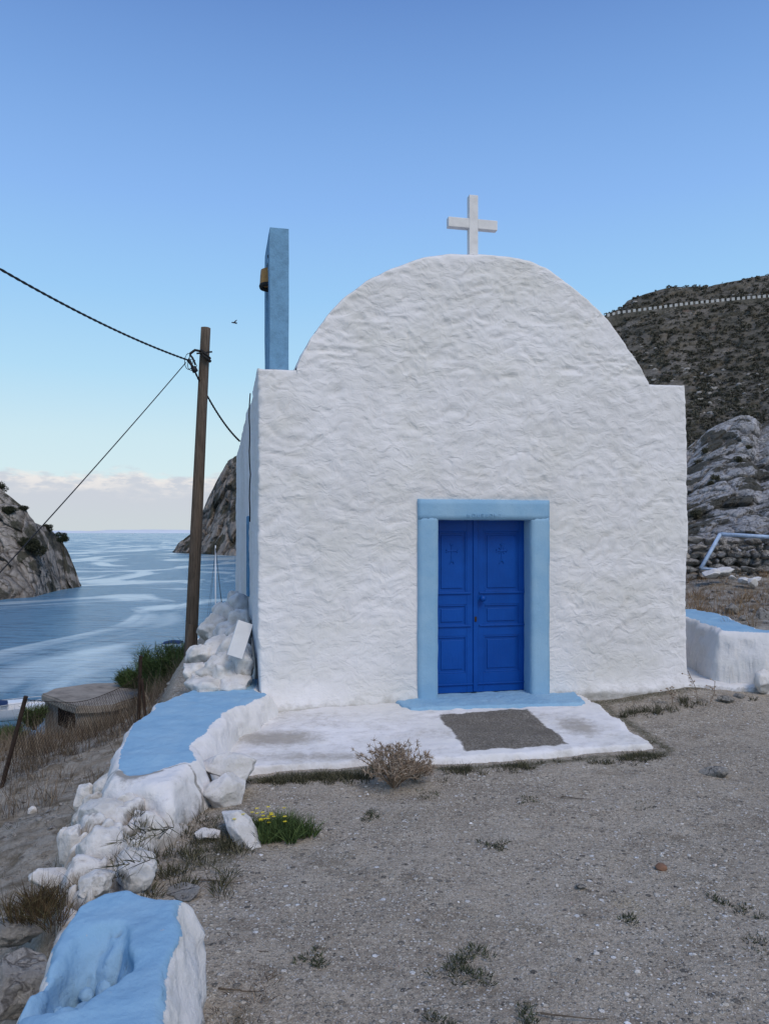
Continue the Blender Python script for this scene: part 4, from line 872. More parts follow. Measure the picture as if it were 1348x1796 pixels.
ho.add([(q0[0], q0[1], zr-.47), (q1[0], q1[1], zr-.47), (q1[0], q1[1], zr-.14), (q0[0], q0[1], zr-.14), (*(q0-nrm_*.1), zr-.47), (*(q1-nrm_*.1), zr-.47), (*(q1-nrm_*.1), zr-.14), (*(q0-nrm_*.1), zr-.14)], [(0, 1, 2, 3), (4, 7, 6, 5), (0, 4, 5, 1), (3, 2, 6, 7), (0, 3, 7, 4), (1, 5, 6, 2)])
ho.build('opening', M['hole'], bk_)  # solid near-black block painted as the shade inside the opening
# vegetation ---------------------------------------------------------------
def tuft(c, n, rad, L, W_, spread, seed, bend=.35):
    r = np.random.default_rng(seed); c = np.asarray(c); n = int(n)
    rr_ = np.sqrt(r.random(n))*rad; th_ = r.uniform(0, 6.28, n); B = c+np.stack([rr_*np.cos(th_), rr_*np.sin(th_), 0*th_], 1)
    D = np.stack([np.cos(th_)*spread*r.uniform(0, 1, n)+r.normal(0, .15, n), np.sin(th_)*spread*r.uniform(0, 1, n)+r.normal(0, .15, n), np.ones(n)], 1)
    return blades(B, D, L*r.uniform(.4, 1.1, n), np.full(n, W_)*r.uniform(.6, 1.3, n), bend, seed)
def veg(name, parts, mat, label, cat, kind=None, group=None):
    V, Q, R = join_parts(parts); o = mesh(name, V, Q, mat, None, False, {'rnd': R}); return tag(o, label, cat, group, kind)
def zf(x, y): return float(hz(np.array([x]), np.array([y]))[0])
# feathery shrubs behind the pole
def bush(name, spec, n, leafL, leafW, mat, seed, label, cat='shrub'):
    r = np.random.default_rng(seed); root = empty(name, tuple(spec[0][0])); tag(root, label, cat); P = []; st = MB()
    o0 = np.array(spec[0][0])
    for (c, rad, h) in spec:
        c = np.array(c)-o0
        for s in range(int(22)):
            a = r.uniform(0, 6.28); L = h*r.uniform(.55, 1.05); D = np.array([math.cos(a)*rad*r.uniform(.1, 1), math.sin(a)*rad*r.uniform(.1, 1), L]); base = c+np.array([D[0]*.15, D[1]*.15, 0])
            pts = [base+D*t+np.array([0, 0, -.12*L*t*t]) for t in np.linspace(0, 1, 6)]; st.tube(pts, np.linspace(.014, .004, 6)*h, 5)
            m_ = int(n/22); t = r.uniform(.25, 1.0, m_); B = base+D*t[:, None]; B[:, 2] -= .12*L*t*t; B += r.normal(0, .05*h, (m_, 3))
            Dd = r.normal(size=(m_, 3)); Dd[:, 2] = np.abs(Dd[:, 2])+.7; P.append(blades(B, Dd, leafL*r.uniform(.5, 1.3, m_), np.full(m_, leafW), .3, seed+s, 2))
    V, Q, R = join_parts(P); mesh('foliage', V, Q, mat, root, False, {'rnd': R}); st.build('stem', M['bark'], root); return root
b1 = pt(303, 1225, 13.5); b2 = pt(270, 1225, 14.2); b3 = pt(238, 1220, 15)
bush('feathery_shrub', [(tuple(b1), .55, 1.02), (tuple(pt(325, 1235, 13.2)), .4, 1.05)], 11000, .16, .006, GREEN, 5, 'tall feathery green shrub just behind the utility pole')
bush('feathery_shrub', [(tuple(b2), .45, .78), (tuple(b3), .35, .5)], 9000, .15, .006, GREEN, 6, 'lower feathery green shrub between the cistern and the pole')
bush('feathery_shrub', [(tuple(pt(60, 1280, 14)), .22, .42), (tuple(pt(18, 1310, 13.5)), .3, .36)], 3500, .14, .006, GREEN, 7, 'feathery green shrub left of the concrete cistern')
# dry grass on the slope
def scatter_tufts(n, xr, yr, cond, seed, L, W_, per, spread=.6, rad=.04, bend=.35):
    r = np.random.default_rng(seed); out = []
    x = r.uniform(*xr, n); y = r.uniform(*yr, n); z = hz(x, y); k = cond(x, y)*1.0
    for i in range(n):
        if r.random() < k[i]: out.append(tuft((x[i], y[i], z[i]-.01), max(3, per*r.uniform(.4, 1.3)), rad, L*r.uniform(.5, 1.3), W_, spread, seed*1000+i, bend))
    return out
xlf = lambda y: np.interp(y, [a for a, b in XL], [b for a, b in XL])
slope = lambda x, y: (xlf(y)-x > .25)*(fbm(x*.8, y*.8, 0, 3, 33) > -.25)*np.clip((y-5.2)/2.2, .03, 1)
T = scatter_tufts(1500, (-8, -2.0), (5.5, 14), slope, 3, .33, .0032, 20, .5, .08)
T += scatter_tufts(420, (-6, -2.1), (7.2, 12), slope, 4, .5, .0028, 12, .35, .05, .2)
veg('dry_grass', T, DRY, 'tangled dry brown grass covering the seaward slope', 'dry grass', 'stuff')
T = scatter_tufts(160, (-3.0, -1.5), (2.6, 6.5), lambda x, y: (xlf(y)-x > .12)*.5, 5, .09, .0022, 16, .9, .05)
veg('slope_weeds', T, OLIVE, 'sparse low weeds on the bare slope', 'weeds', 'stuff')
# right bank dry grass
T = scatter_tufts(650, (3.9, 9), (8.6, 14), lambda x, y: (sdf_poly(x, y, [(3.5, 8.3), (4.0, 8.15), (12, 6.5), (12, 15), (1, 15), (4.2, 9.6)]) > .1)*(fbm(x*1.2, y*1.2, 0, 3, 13) > -.2), 6, .24, .003, 22, .6, .09)
veg('dry_bank_grass', T, rnd_mat('tawny_grass', [(0, (.12, .07, .035)), (.5, (.24, .155, .085)), (1, (.38, .28, .17))]), 'tawny dry grass on the bank above the retaining wall', 'dry grass', 'stuff')
# weeds along the apron edge
def along(pts, n, w, seed, L, W_, per, spread=.8):
    r = np.random.default_rng(seed); P = np.array(pts); seg = np.linalg.norm(np.diff(P, axis=0), axis=1); cs = np.concatenate([[0], np.cumsum(seg)]); out = []
    for i in range(n):
        s = r.uniform(0, cs[-1]); x = np.interp(s, cs, P[:, 0])+r.normal(0, w); y = np.interp(s, cs, P[:, 1])+r.normal(0, w)-.02
        if float(vnoise(x*3.1, y*3.1, 0, 55)) < .08+.4*(r.random()-.5): continue
        out.append(tuft((x, y, zf(x, y)-.005), per*r.uniform(.5, 1.3), .03, L*r.uniform(.5, 1.2), W_, spread, seed*777+i, .4))
    return out
T = along([(-.85, 5.20), (-.2, 5.32)], 90, .05, 21, .06, .0028, 26)+along([(-.4, 5.26), (.62, 5.45)], 190, .07, 22, .07, .0028, 26)+along([(.8, 5.50), (2.15, 5.80)], 230, .055, 23, .06, .0028, 26)+along([(2.15, 5.85), (2.05, 6.9)], 25, .05, 24, .05, .003, 18)
T += along([(2.15, 7.0), (3.0, 7.45), (3.5, 7.75)], 130, .08, 25, .13, .003, 22, .6)+along([(3.3, 7.3), (4.1, 7.35)], 45, .08, 26, .10, .004, 20, .8)
veg('edge_weeds', T, OLIVE, 'low dark weeds fringing the apron and the chapel foot', 'weeds', 'stuff')
T = along([(-.8, 5.18), (-.35, 5.25)], 50, .04, 31, .05, .004, 30, 1.0)
T += [tuft((-1.0+rng.normal(0, .13), 4.0+rng.normal(0, .28), .0), 34, .05, .08, .003, .9, 900+i) for i in range(52)]
T += [tuft((-1.30+rng.normal(0, .05), 4.08+rng.normal(0, .1), .14), 22, .04, .06, .0025, .9, 990+i) for i in range(6)]
T += [tuft((-1.22+rng.normal(0, .05), 3.65+rng.normal(0, .1), .10), 20, .04, .07, .0025, .9, 1090+i) for i in range(6)]
veg('creeping_weeds', T, OLIVE, 'creeping weeds among the white rocks', 'weeds', 'stuff')
# small weeds on the gravel
T = []
for (px, py, s) in [(868, 1485, 1.2), (548, 1680, 1.1), (815, 1703, 1.9), (840, 1672, .8), (1320, 1185, 1), (1130, 1415, 1.3), (925, 1400, 1.1), (1090, 1610, .6), (1330, 1660, 1), (1180, 1370, .9), (1315, 1600, .8), (745, 1395, 1.2), (830, 1712, 1), (1270, 1580, .7), (935, 1790, .9), (760, 1787, .6), (650, 1430, 1)]:
    p = ptz(px, py, 0)
    for k in range(int(7*s)): T.append(tuft(p+[rng.normal(0, .035*s), rng.normal(0, .045*s), -.003], 26, .025, .030, .0028, 1.3, int(px*3+k)))
veg('gravel_weeds', T, rnd_mat('grey_green', [(0, (.03, .035, .022)), (.6, (.065, .075, .045)), (1, (.12, .13, .08))]), 'small grey green weeds dotted over the gravel', 'weeds', 'stuff')
# bushy plant with yellow flowers
p = ptz(490, 1462, 0); fp_ = empty('flowering_plant', tuple(p)); tag(fp_, 'bushy green plant with small yellow flowers by the white rocks', 'plant')
P = [tuft((rng.normal(0, .07), rng.normal(0, .06), 0), 60, .03, .14, .0032, .8, 1200+i, .3) for i in range(34)]
V, Q, R = join_parts(P); mesh('foliage', V, Q, GREEN, fp_, False, {'rnd': R})
for i in range(24):
    c = np.array([rng.normal(-.05, .07), rng.normal(-.03, .05), rng.uniform(.08, .15)]); fm = MB()
    for k in range(6):
        a = k*1.047+rng.random()*.3; fm.add([c, c+[.008*math.cos(a-.4), .008*math.sin(a-.4), .003], c+[.014*math.cos(a), .014*math.sin(a), .002], c+[.008*math.cos(a+.4), .008*math.sin(a+.4), .003]], [(0, 1, 2, 3)])
    fm.build('flower', YEL, fp_)
# dry thistle in front of the apron
def thistle(loc, h, rad, nst, seed, label):
    r = np.random.default_rng(seed); root = empty('dry_thistle', tuple(loc)); tag(root, label, 'thistle'); sm_ = MB(); SP = []
    for s in range(nst):
        a = r.uniform(0, 6.28); l = r.uniform(.2, 1); D = np.array([math.cos(a)*rad*l, math.sin(a)*rad*l*.7, h*r.uniform(.55, 1.0)*(1-.35*l)])
        pts = [D*t+np.array([0, 0, .10*h*math.sin(t*3)]) for t in np.linspace(0, 1, 6)]; sm_.tube(pts, np.linspace(.0035, .0018, 6), 4)
        tips = [(pts[-1], D)]
        for b in range(3):
            t = r.uniform(.35, .9); p0 = D*t+np.array([0, 0, .1*h*math.sin(t*3)]); d2 = D/np.linalg.norm(D)*.5+r.normal(0, .5, 3); d2[2] = abs(d2[2])+.2; d2 = d2/np.linalg.norm(d2)*h*r.uniform(.2, .38); sm_.tube([p0, p0+d2*.5, p0+d2], [.002, .0018, .0015], 4); tips.append((p0+d2, d2))
        for tp, dd_ in tips:
            m_ = 12; Dd = r.normal(size=(m_, 3))+dd_/np.linalg.norm(dd_)*.9; SP.append(blades(np.repeat(tp[None], m_, 0), Dd, r.uniform(.02, .042, m_), np.full(m_, .0030), .1, seed+s, 2))
        m_ = 10; t = r.uniform(.1, .9, m_); B = D*t[:, None]; B[:, 2] += .1*h*np.sin(t*3); SP.append(blades(B, r.normal(size=(m_, 3)), r.uniform(.015, .04, m_), np.full(m_, .0026), .3, seed+s+500, 2))
    V, Q, R = join_parts(SP); mesh('spines', V, Q, THIS, root, False, {'rnd': R}); sm_.build('stem', THIS, root)
thistle(ptz(690, 1384, 0), .30, .27, 62, 4, 'dry brown spiny thistle in front of the apron')
thistle(ptz(728, 1370, 0), .15, .16, 18, 5, 'low dry thistle to the right of the spiny one')
# tall weeds at the chapel's right corner
w1 = MB(); r = np.random.default_rng(8); pz = pt(1225, 1232, 7.35)
for (dx, hh, lean) in ((0, .32, -.1), (.1, .22, .06), (-.25, .16, -.05), (-.3, .14, .05)):
    b = pz+np.array([dx, 0, -.02]); tip = b+np.array([lean, .02, hh]); w1.tube([b, (b+tip)/2+[.02, 0, 0], tip], .003, 4)
    for q in range(9):
        t = r.uniform(.3, 1); p0 = b+(tip-b)*t; d2 = np.array([r.normal(0, .03), r.normal(0, .02), .02]); w1.tube([p0, p0+d2], .002, 4); w1.add(*[(lambda V, Fs: (V+p0+d2, Fs))(*rockverts(1, (.010, .010, .007), int(q+hh*100), 0, 0))][0])
tag(w1.build('dry_weed', THIS), 'tall thin dry weed at the right corner of the chapel', 'weed')
# dead brush left of the wall
P = [tuft(pt(85, 1600, 3.35)+[rng.normal(0, .07), rng.normal(0, .08), rng.uniform(-.02, .03)], 46, .04, .15, .0022, .8, 1500+i, .3) for i in range(26)]
veg('brown_brush', P, rnd_mat('rusty_brush', [(0, (.04, .03, .02)), (.5, (.10, .065, .035)), (.8, (.09, .09, .045)), (1, (.22, .15, .08))]), 'rust brown brush growing on the slope beside the rubble wall', 'brush')
P = [tuft((-.50+rng.normal(0, .05), 1.9+i*.03, 0), 16, .05, .05, .0018, 1.4, 1600+i, .5) for i in range(36)]
veg('dead_weeds', P, DRY, 'matted dead weeds along the foot of the near wall', 'weeds', 'stuff')
# twigs
tw = [((340, 1545, 0), (420, 1550, 0)), ((395, 1648, 0), (470, 1672, 0)), ((400, 1640, 0), (412, 1662, 0)), ((355, 1680, 0), (410, 1662, 0)), ((1255, 1320, 0), (1300, 1345, 0)), ((945, 1780, 0), (1070, 1790, 0)), ((385, 1735, 0), (450, 1740, 0)), ((980, 1398, 0), (1035, 1402, 0))]
lab = ['short dark twig beside the end of the near wall', 'longer dark twig on the gravel right of the near wall', 'tiny twig crossing the longer one', 'pale twig pointing at the near wall', 'thin dark stick on the dirt right of the apron', 'long thin stick at the bottom edge of the gravel', 'brittle twig among the dead weeds', 'small twig on the gravel below the apron']
for (a, b), L_ in zip(tw, lab):
    A_, B_ = ptz(*a), ptz(*b); m_ = MB(); n_ = 7; m_.tube([A_+(B_-A_)*t+np.array([rng.normal(0, .006), rng.normal(0, .006), .004+.003*math.sin(t*7)]) for t in np.linspace(0, 1, n_)], np.linspace(.0035, .0015, n_), 6); tag(m_.build('twig', M['twig']), L_, 'twig')
# sprigs creeping over the white rubble
for q, (px, py) in enumerate([(205, 1478), (200, 1520), (240, 1462)]):
    p = ptz(px, py, .20); P = [blades(np.repeat((p+[.02*i, .01*i, 0])[None], 6, 0), rng.normal(size=(6, 3))+[(-.9), 0, .3], rng.uniform(.05, .11, 6), np.full(6, .003), .3, 2000+i+q*50) for i in range(9)]
    veg('dry_sprig', P, OLIVE, ['curling dry sprig over the broken white wall', 'lowest dry sprig creeping over the white rubble', 'leafy sprig below the white rock in the weeds'][q], 'sprig')
# pebbles
n = 15000; d = 1.9+9.5*rng.random(n)**1.5; x = rng.uniform(-.75, .62, n)*d*1.0; k = (x > -.9) | (d > 3.2); x, d = x[k], d[k]
lx, ly = w2loc(x, d); k = (sdf_poly(x, d, SLAB) < -.02) & (ly < -.12) & (x > xlf(d)+.1) & (sdf_poly(x, d, bench) < 0) & (sdf_poly(x, d, near) < -.05) & (sdf_poly(x, d, rub) < 0); x, d = x[k], d[k]
dens = fbm(x*.9, d*.9, 0, 3, 88); k = rng.random(len(x)) < np.clip(.55+dens*1.2+.15*x, .12, 1); x, d = x[k], d[k]
sz = .0028+.0055*rng.random(len(x))**2.5+(rng.random(len(x)) < .045+.03*(x > .8))*rng.uniform(.004, .012, len(x))
stones('gravel', np.stack([x, d, hz(x, d)+sz*.15], 1), sz, 1, PEB, 2, label='loose grey and white gravel strewn over the yard', cat='gravel')
n = 2600; y = rng.uniform(2.2, 11, n); x = xlf(y)-.15-rng.random(n)**1.3*(2.5+y*.3); sz = .008+.035*rng.random(n)**4
stones('slope_stones', np.stack([x, y, hz(x, y)], 1), sz, 2, M['greystone'], 3, label='small stones and clods on the bare slope', cat='stones')
n = 900; y = rng.uniform(8.4, 14.5, n); x = rng.uniform(3.8, 8.5, n); sz = .015+.07*rng.random(n)**4; k = sdf_poly(x, y, [(3.5, 8.3), (4.0, 8.15), (12, 6.5), (12, 15), (1, 15), (4.2, 9.6)]) > .1
stones('bank_stones', np.stack([x, y, hz(x, y)], 1)[k], sz[k], 2, M['greystone'], 4, label='rubble stones scattered on the bank behind the retaining wall', cat='stones')
# ------------------------------------------------------------------ bank: terrace wall, frame, white stones
tw_ = []; r = np.random.default_rng(12); tx0 = pt(1130, 1000, 13.6); 
for row in range(6):
    x = 5.0-.6
    while x < 9.5:
        w = r.uniform(.14, .36); h = .125; V, Fs = rockverts(3, (w*.62, .18, h*.72*r.uniform(.8, 1.15)), int(r.integers(1e6)), 16, .14, (0, r.normal(0, .07), r.normal(0, .12)), .45); 
        yy = 13.7+r.normal(0, .02); tw_.append((V+[x+w/2, yy+row*.02, float(hz(6, 13.4))+.02+row*h+r.normal(0, .008)], Fs, np.zeros(len(V)))); x += w
V, Q, R = join_parts(tw_); tag(mesh('terrace_wall', V, Q, M['greystone'], attrs={'crev': R}), 'dry stone terrace wall under the grey rock outcrop', 'stone wall')
fm = MB(); a, b, c, dd4 = pt(1228, 997, 13.0), pt(1262, 937, 13.3), pt(1420, 946, 13.3), pt(1272, 1000, 13.0)
fm.tube([a, b], .032, 8); fm.tube([b, c], .035, 8); fm.tube([a, dd4], .022, 8); fm.tube([c, pt(1440, 1005, 13.1)], .032, 8)
tag(fm.build('pipe_frame', M['paleblue'], None, True), 'pale blue painted pipe frame leaning on the terrace wall', 'frame')
for q, (px, py, w, d_, sz_, l_) in enumerate([(1245, 1007, 44, 12.6, (1, .7, .42), 'largest white stone below the pipe frame'), (1268, 1003, 36, 12.7, (1, .7, .4), 'white stone right beside the largest one under the frame'), (1283, 1013, 14, 12.5, (1, .8, .5), 'tiny white stone between the two groups under the frame'), (1305, 1018, 26, 12.3, (1, .8, .5), 'left white stone of the small heap on the bank'), (1318, 1022, 22, 12.2, (1, .8, .8), 'upright white stone in the small heap on the bank'), (1326, 1016, 20, 12.4, (1, .8, .4), 'rear white stone of the small heap on the bank'), (1283, 1068, 30, 10.0, (1, .8, .9), 'pale blotched boulder behind the blue coping'), (1302, 1085, 20, 9.3, (1, .8, .7), 'small grey stone just behind the blue coping'), (1338, 1083, 40, 9.4, (1, .8, .75), 'large grey stone in the dry grass above the retaining wall')]):
    rock(px, py, w, sz_, 400+q, mat=W2 if q < 6 else M['greystone'], d=d_, label=l_, name='bank_stone', cat='stone', sub=4)
# shrubs on outcrop: small dark tufts
def reliefpt(P_, px, py, jmax=None):
    tx = (P_[..., 0]/P_[..., 1])*F+674; ty = 934-(P_[..., 2]-EYE)/P_[..., 1]*F; e_ = (tx-px)**2+(ty-py)**2; i = np.unravel_index(np.argmin(e_), e_.shape); return P_[i]
def leafball(name, p, rad, n, leaf, mat, seed, label, cat='shrub', trunk=None, lobes=7, flat=.8):
    r = np.random.default_rng(seed); root = empty(name, tuple(p)); tag(root, label, cat); P = []
    for l in range(lobes):
        c = r.normal(0, .45, 3)*rad*np.array([1, .8, flat*.7])+np.array([0, 0, (trunk or 0)+rad*.5]); rr_ = rad*r.uniform(.3, .6); m_ = n//lobes
        q = r.normal(size=(m_, 3)); q /= np.linalg.norm(q, axis=1, keepdims=True); B = c+q*rr_*r.uniform(.5, 1.05, (m_, 1))*np.array([1, 1, flat]); P.append(blades(B, q+r.normal(0, .6, (m_, 3)), leaf*r.uniform(.5, 1.3, m_), np.full(m_, leaf*.28), .2, seed+l, 2))
    V, Q, R = join_parts(P); mesh('crown', V, Q, mat, root, False, {'rnd': R})
    s = MB(); 
    for k in range(4): s.tube([(0, 0, -.1*rad), (r.normal(0, .1)*rad, 0, (trunk or 0)*.6), tuple(r.normal(0, .25, 3)*rad+np.array([0, 0, (trunk or 0)+rad*.5]))], [.07*rad, .05*rad, .02*rad], 6)
    s.build('trunk', M['bark'], root); return root
for q, (px, py, rd_) in enumerate([(1233, 795, .17), (1252, 840, .10), (1293, 808, .12), (1222, 812, .13), (1222, 905, .17), (1310, 785, .10), (1245, 850, .08)]):
    leafball('rock_shrub', reliefpt(OP, px, py)+np.array([0, -.05, -.03]), rd_, 900, .035, OLIVE, 600+q, ['large dark shrub in a cleft near the top left of the outcrop', 'small green tuft below the upper clefts of the outcrop', 'dark shrub at the middle of the grey outcrop', 'shrub at the outcrop edge touching the chapel side', 'dark shrub low on the outcrop beside the chapel', 'brownish tuft high on the right of the outcrop', 'low green tuft under the small one on the outcrop'][q])
# lone tree and bushes on the headland
leafball('tree', pt(111, 951, 138), 1.15, 2600, .22, rnd_mat('pine', [(0, (.012, .018, .010)), (1, (.045, .055, .028))], scale=4), 71, 'lone dark tree on the headland crest above the sea', 'tree', .3, 6)
leafball('headland_bush', reliefpt(HL, 55, 965)+np.array([0, -.6, -.8]), 3.2, 5200, .38, rnd_mat('maquis', [(0, (.020, .024, .014)), (1, (.065, .068, .042))], scale=2), 72, 'broad dark bush on the face of the left headland', 'bush')
leafball('headland_bush', reliefpt(HL, 12, 897)+np.array([0, -.5, -.4]), 1.4, 2600, .3, bpy.data.materials['maquis'], 73, 'round bush near the headland top at the left edge', 'bush')
leafball('headland_bush', reliefpt(HL, 40, 893)+np.array([0, .2, -.3]), 1.0, 1500, .28, bpy.data.materials['maquis'], 74, 'small bush on the crest of the left headland', 'bush')
leafball('headland_bush', reliefpt(HL, 84, 927)+np.array([0, .2, -.3]), 1.1, 1500, .28, bpy.data.materials['maquis'], 75, 'bush on the crest between the lone tree and the wire', 'bush')
leafball('headland_bush', reliefpt(HL, 3, 852)+np.array([0, .2, -.3]), 1.5, 1500, .28, bpy.data.materials['maquis'], 76, 'dark bush topping the headland at the frame edge', 'bush')
# distant coast
xx = np.linspace(-9000, 2000, 120); hh = 25+70*np.abs(fbm(xx*.0006, 0, 0, 4, 5))+np.clip(-xx-2500, 0, 1500)*.01
V = np.stack([np.stack([xx, np.full(120, 16000.), np.full(120, SEA-5)], 1), np.stack([xx, np.full(120, 16300.), SEA+hh], 1), np.stack([xx, np.full(120, 17500.), np.full(120, SEA-5)], 1)], 1)
tag(mesh('distant_coast', V, gridfaces(120, 3), simple('hazy_coast', (.66, .70, .74), 1, 0, .1, .001, .1)), kind='structure')  # aerial haze put into the pale coast colour
# ------------------------------------------------------------------ boats
def hull(mbx, L, Wd, H_, n=14, m=8):
    V = []
    for i in range(n+1):
        t = i/n; x = (t-.45)*L; w = Wd/2*(1-max(0, (t-.45)/.55)**2.2)*(.85+.15*min(1, t*4)); sh = H_*(1+.25*t*t)
        for j in range(m+1):
            a = j/m; s = 2*a-1; V.append((x, w*np.sign(s)*abs(s)**.6, sh*(abs(s)**2.2)-.15*(1-abs(s))))
    Fs = [(i*(m+1)+j, (i+1)*(m+1)+j, (i+1)*(m+1)+j+1, i*(m+1)+j+1) for i in range(n) for j in range(m)]; mbx.add(V, Fs)
    mbx.add([(x, y, z) for (x, y, z) in V[:m+1]], [tuple(range(m+1))])
    dk = []; 
    for i in range(n+1): dk += [V[i*(m+1)], V[i*(m+1)+m]]
    dk = [(a, b*.96, c-.08) for a, b, c in dk]; mbx.add(dk, [(2*i, 2*i+1, 2*i+3, 2*i+2) for i in range(n)])
def boat(name, px, py, rz, L, label, canopy=None, mast=None, d=None):
    p = ptz(px, py, SEA); root = empty(name, tuple(p), rz); tag(root, label, 'boat'); h = MB(); hull(h, L, L*.34, L*.13); h.build('hull', M['hull'], root, True)
    c = MB(); c.box(-.1*L, .22*L, -.1*L, .1*L, L*.10, L*.20, .05); c.build('cabin', M['hull'], root, False)
    if canopy:
        for (x0, x1, mat, z) in canopy:
            q = MB(); V = [(x0+(x1-x0)*u, L*.15*(2*v-1), z+.12*math.sin(u*3.14)-.1*(2*v-1)**2) for u in np.linspace(0, 1, 8) for v in np.linspace(0, 1, 6)]; q.add(V, gridfaces(8, 6)); q.add([(a, b, c_-.04) for a, b, c_ in V], gridfaces(8, 6, flip=True)); cn = q.build('canopy', M[mat], root, True)
            pz_ = MB()
            for a in (x0+.05, x1-.05):
                for b in (-1, 1): pz_.tube([(a, b*L*.145, L*.08), (a, b*L*.145, z-.08)], .025, 6)
            pz_.tube([(a, b*L*.145, z-.09) for a, b in ((x0+.05, -1), (x1-.05, -1), (x1-.05, 1), (x0+.05, 1), (x0+.05, -1))], .025, 6)
            pz_.build('canopy_frame', M['alloy'], cn)
    rl = MB(); pr_ = [((t-.45)*L, L*.17*(1-max(0, (t-.45)/.55)**2.2)*.95, L*.13*(1+.25*t*t)+.32) for t in np.linspace(.4, 1, 9)]
    for sgn in (1, -1): rl.tube([(a, sgn*b, c_) for a, b, c_ in pr_], .02, 5)
    for a, b, c_ in pr_[::2]:
        for sgn in (1, -1): rl.tube([(a, sgn*b, c_-.34), (a, sgn*b, c_)], .015, 5)
    rl.build('railing', M['alloy'], root, True)
    if mast:
        q = MB(); q.tube([(0, 0, .5), (0, 0, mast)], [.07, .05], 8); q.build('mast', M['hull'], root, True)
        q = MB(); q.tube([(0, 0, mast-.2), (L*.53, 0, 1.0)], .03, 5); q.tube([(0, 0, mast-.2), (-L*.42, 0, 1.0)], .012, 5); q.tube([(0, 0, mast-.4), (0, L*.15, .9)], .012, 5); q.tube([(0, 0, mast-.4), (0, -L*.15, .9)], .012, 5); q.build('stay', M['cable'], root, True)
    return root
boat('motorboat', 8, 1262, .5, 5.6, 'white motorboat with a navy cover moored below the cistern', [(-1.9, .2, 'navy', 1.15)])
boat('canopy_boat', 340, 1162, .12, 6.6, 'boat with navy and beige sun canopies behind the pole', [(-2.7, -1.0, 'navy', 1.95), (-.8, 1.5, 'beige', 1.75), (1.7, 2.6, 'navy', 1.7)])
boat('sailing_yacht', 378, 1143, -1.1, 7.6, 'sailing yacht whose pale mast rises right of the pole', None, 10.7)
sb = boat('far_boat', 232, 936.6, .3, 24, 'tiny white boat far out on the horizon')
# bird
bi = MB(); c = pt(411, 566, 32); V, Fs = rockverts(3, (.13, .03, .028), 1, 0, 0, (0, .1, 0)); bi.add(V+c, Fs)
bd_ = bi.build('bird', M['feather'], None, True); tag(bd_, 'small dark bird gliding in the sky between pole and bell gable', 'bird')
wg = MB()
for (dx, dz, dy_) in ((.10, .16, .05), (.16, -.11, -.1)):
    wg.add([c+[-.04, 0, .01], c+[.03, 0, .01], c+[dx*.6+.03, dy_, dz*.6], c+[dx, dy_*2, dz], c+[dx*.5-.03, dy_, dz*.62]], [(0, 1, 2, 3, 4)])
wg.build('wing', M['feather'], bd_)
# ------------------------------------------------------------------ camera, light, sky
cam = bpy.data.cameras.new('camera'); co = bpy.data.objects.new('camera', cam); COL.objects.link(co); S.camera = co
co.location = (0, 0, EYE); co.rotation_euler = (math.radians(90), 0, 0); cam.lens = F/1796*36; cam.sensor_width = 36; cam.shift_y = 36/1796; cam.clip_start = .05; cam.clip_end = 60000
SUN_AZ, SUN_EL = 150.0, 50.0       # azimuth clockwise from +Y (the view direction): behind the photographer, to the right
sun = bpy.data.lights.new('sun', 'SUN'); so = bpy.data.objects.new('sun', sun); COL.objects.link(so)
sun.energy = 1.95; sun.angle = math.radians(24); sun.color = (1, .885, .765)
a, e_ = math.radians(SUN_AZ), math.radians(SUN_EL); dv = Vector((math.sin(a)*math.cos(e_), math.cos(a)*math.cos(e_), math.sin(e_))); so.rotation_euler = dv.to_track_quat('Z', 'Y').to_euler()
w = bpy.data.worlds.new('World'); S.world = w; w.use_nodes = True; nt = w.node_tree; bg = nt.nodes['Background']
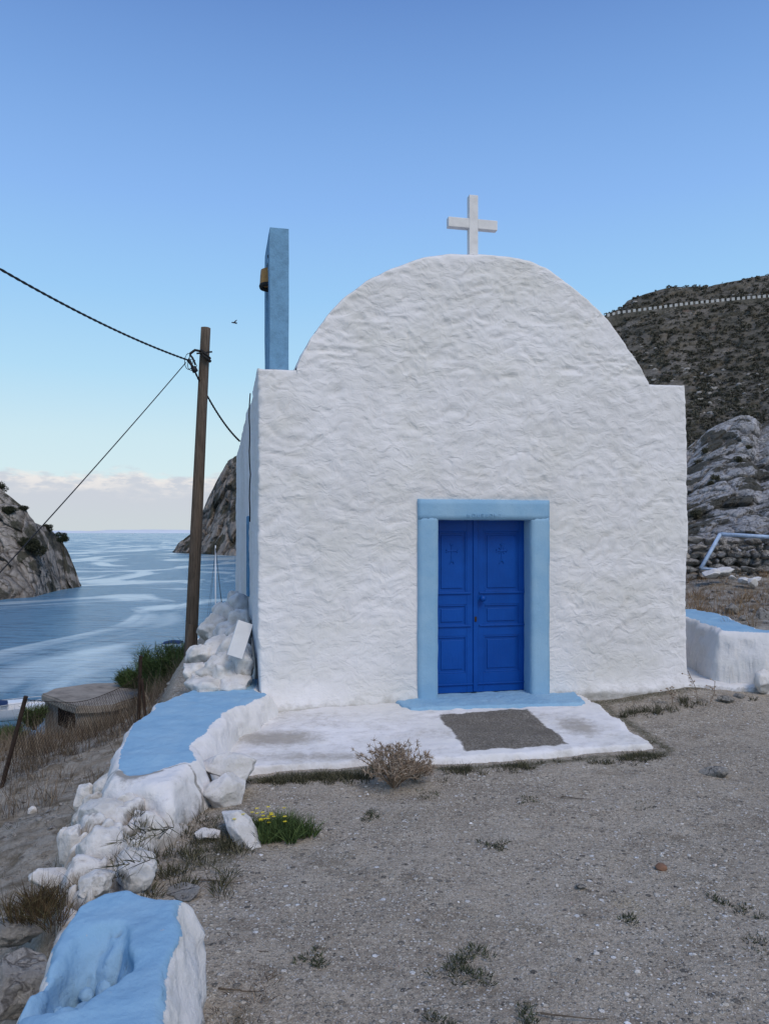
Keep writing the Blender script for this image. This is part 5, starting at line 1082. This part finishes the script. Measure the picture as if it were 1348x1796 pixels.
sky = nt.nodes.new('ShaderNodeTexSky'); sky.sky_type = 'NISHITA'; sky.sun_disc = False; sky.sun_elevation = e_; sky.sun_rotation = a; sky.air_density = 1.0; sky.dust_density = .6; sky.ozone_density = 2.0
class WN(NT):
    def __init__(s, t): s.t = t
wn = WN(nt); tc = nt.nodes.new('ShaderNodeTexCoord').outputs['Generated']
sp = wn.N('SeparateXYZ', {0: tc}); hyp = wn.math('SQRT', wn.math('ADD', wn.math('POWER', sp.outputs[0], 2), wn.math('POWER', sp.outputs[1], 2))); el = wn.math('DIVIDE', sp.outputs[2], wn.math('MAXIMUM', hyp, .001)); elc = wn.math('MAXIMUM', el, 0)
az_ = wn.math('ARCTAN2', sp.outputs[0], sp.outputs[1])
grad = wn.ramp(wn.math('MULTIPLY', elc, 1.0), [(0, (.70, .82, .84)), (.06, (.68, .84, .88)), (.12, (.62, .82, .90)), (.20, (.46, .74, .95)), (.30, (.345, .63, .96)), (.42, (.27, .50, .92)), (.56, (.195, .385, .78)), (.70, (.135, .28, .64))])
nish = wn.N('VectorMath', {0: sky.outputs[0], 3: .10}, operation='SCALE').outputs[0]
skyc = wn.mix(.92, nish, grad)
cv = wn.N('CombineXYZ', {0: wn.math('MULTIPLY', az_, 9), 1: wn.math('MULTIPLY', el, 26), 2: 0.0}).outputs[0]
cn = wn.noise(1.5, 7, .58, cv); cn2 = wn.noise(4.5, 6, .6, cv)
top = wn.math('ADD', el, wn.math('MULTIPLY', wn.math('SUBTRACT', cn, .5), -.055))
cm_ = wn.ss(top, .076, .066)
lit = wn.math('MULTIPLY', wn.ss(top, .040, .070), wn.ss(cn2, .38, .62))
cc = wn.mix(lit, wn.mix(wn.ss(el, 0, .05), (.60, .655, .69), (.60, .63, .70)), (.86, .82, .80))
skyc = wn.mix(wn.math('MULTIPLY', cm_, .93), skyc, cc)
nt.links.new(skyc, bg.inputs[0]); bg.inputs[1].default_value = 1.0
S.view_settings.view_transform = 'Standard'; S.view_settings.look = 'None'; S.view_settings.exposure = 0; S.view_settings.gamma = 1
S.render.engine = 'CYCLES'; S.render.resolution_x = 768; S.render.resolution_y = 1024
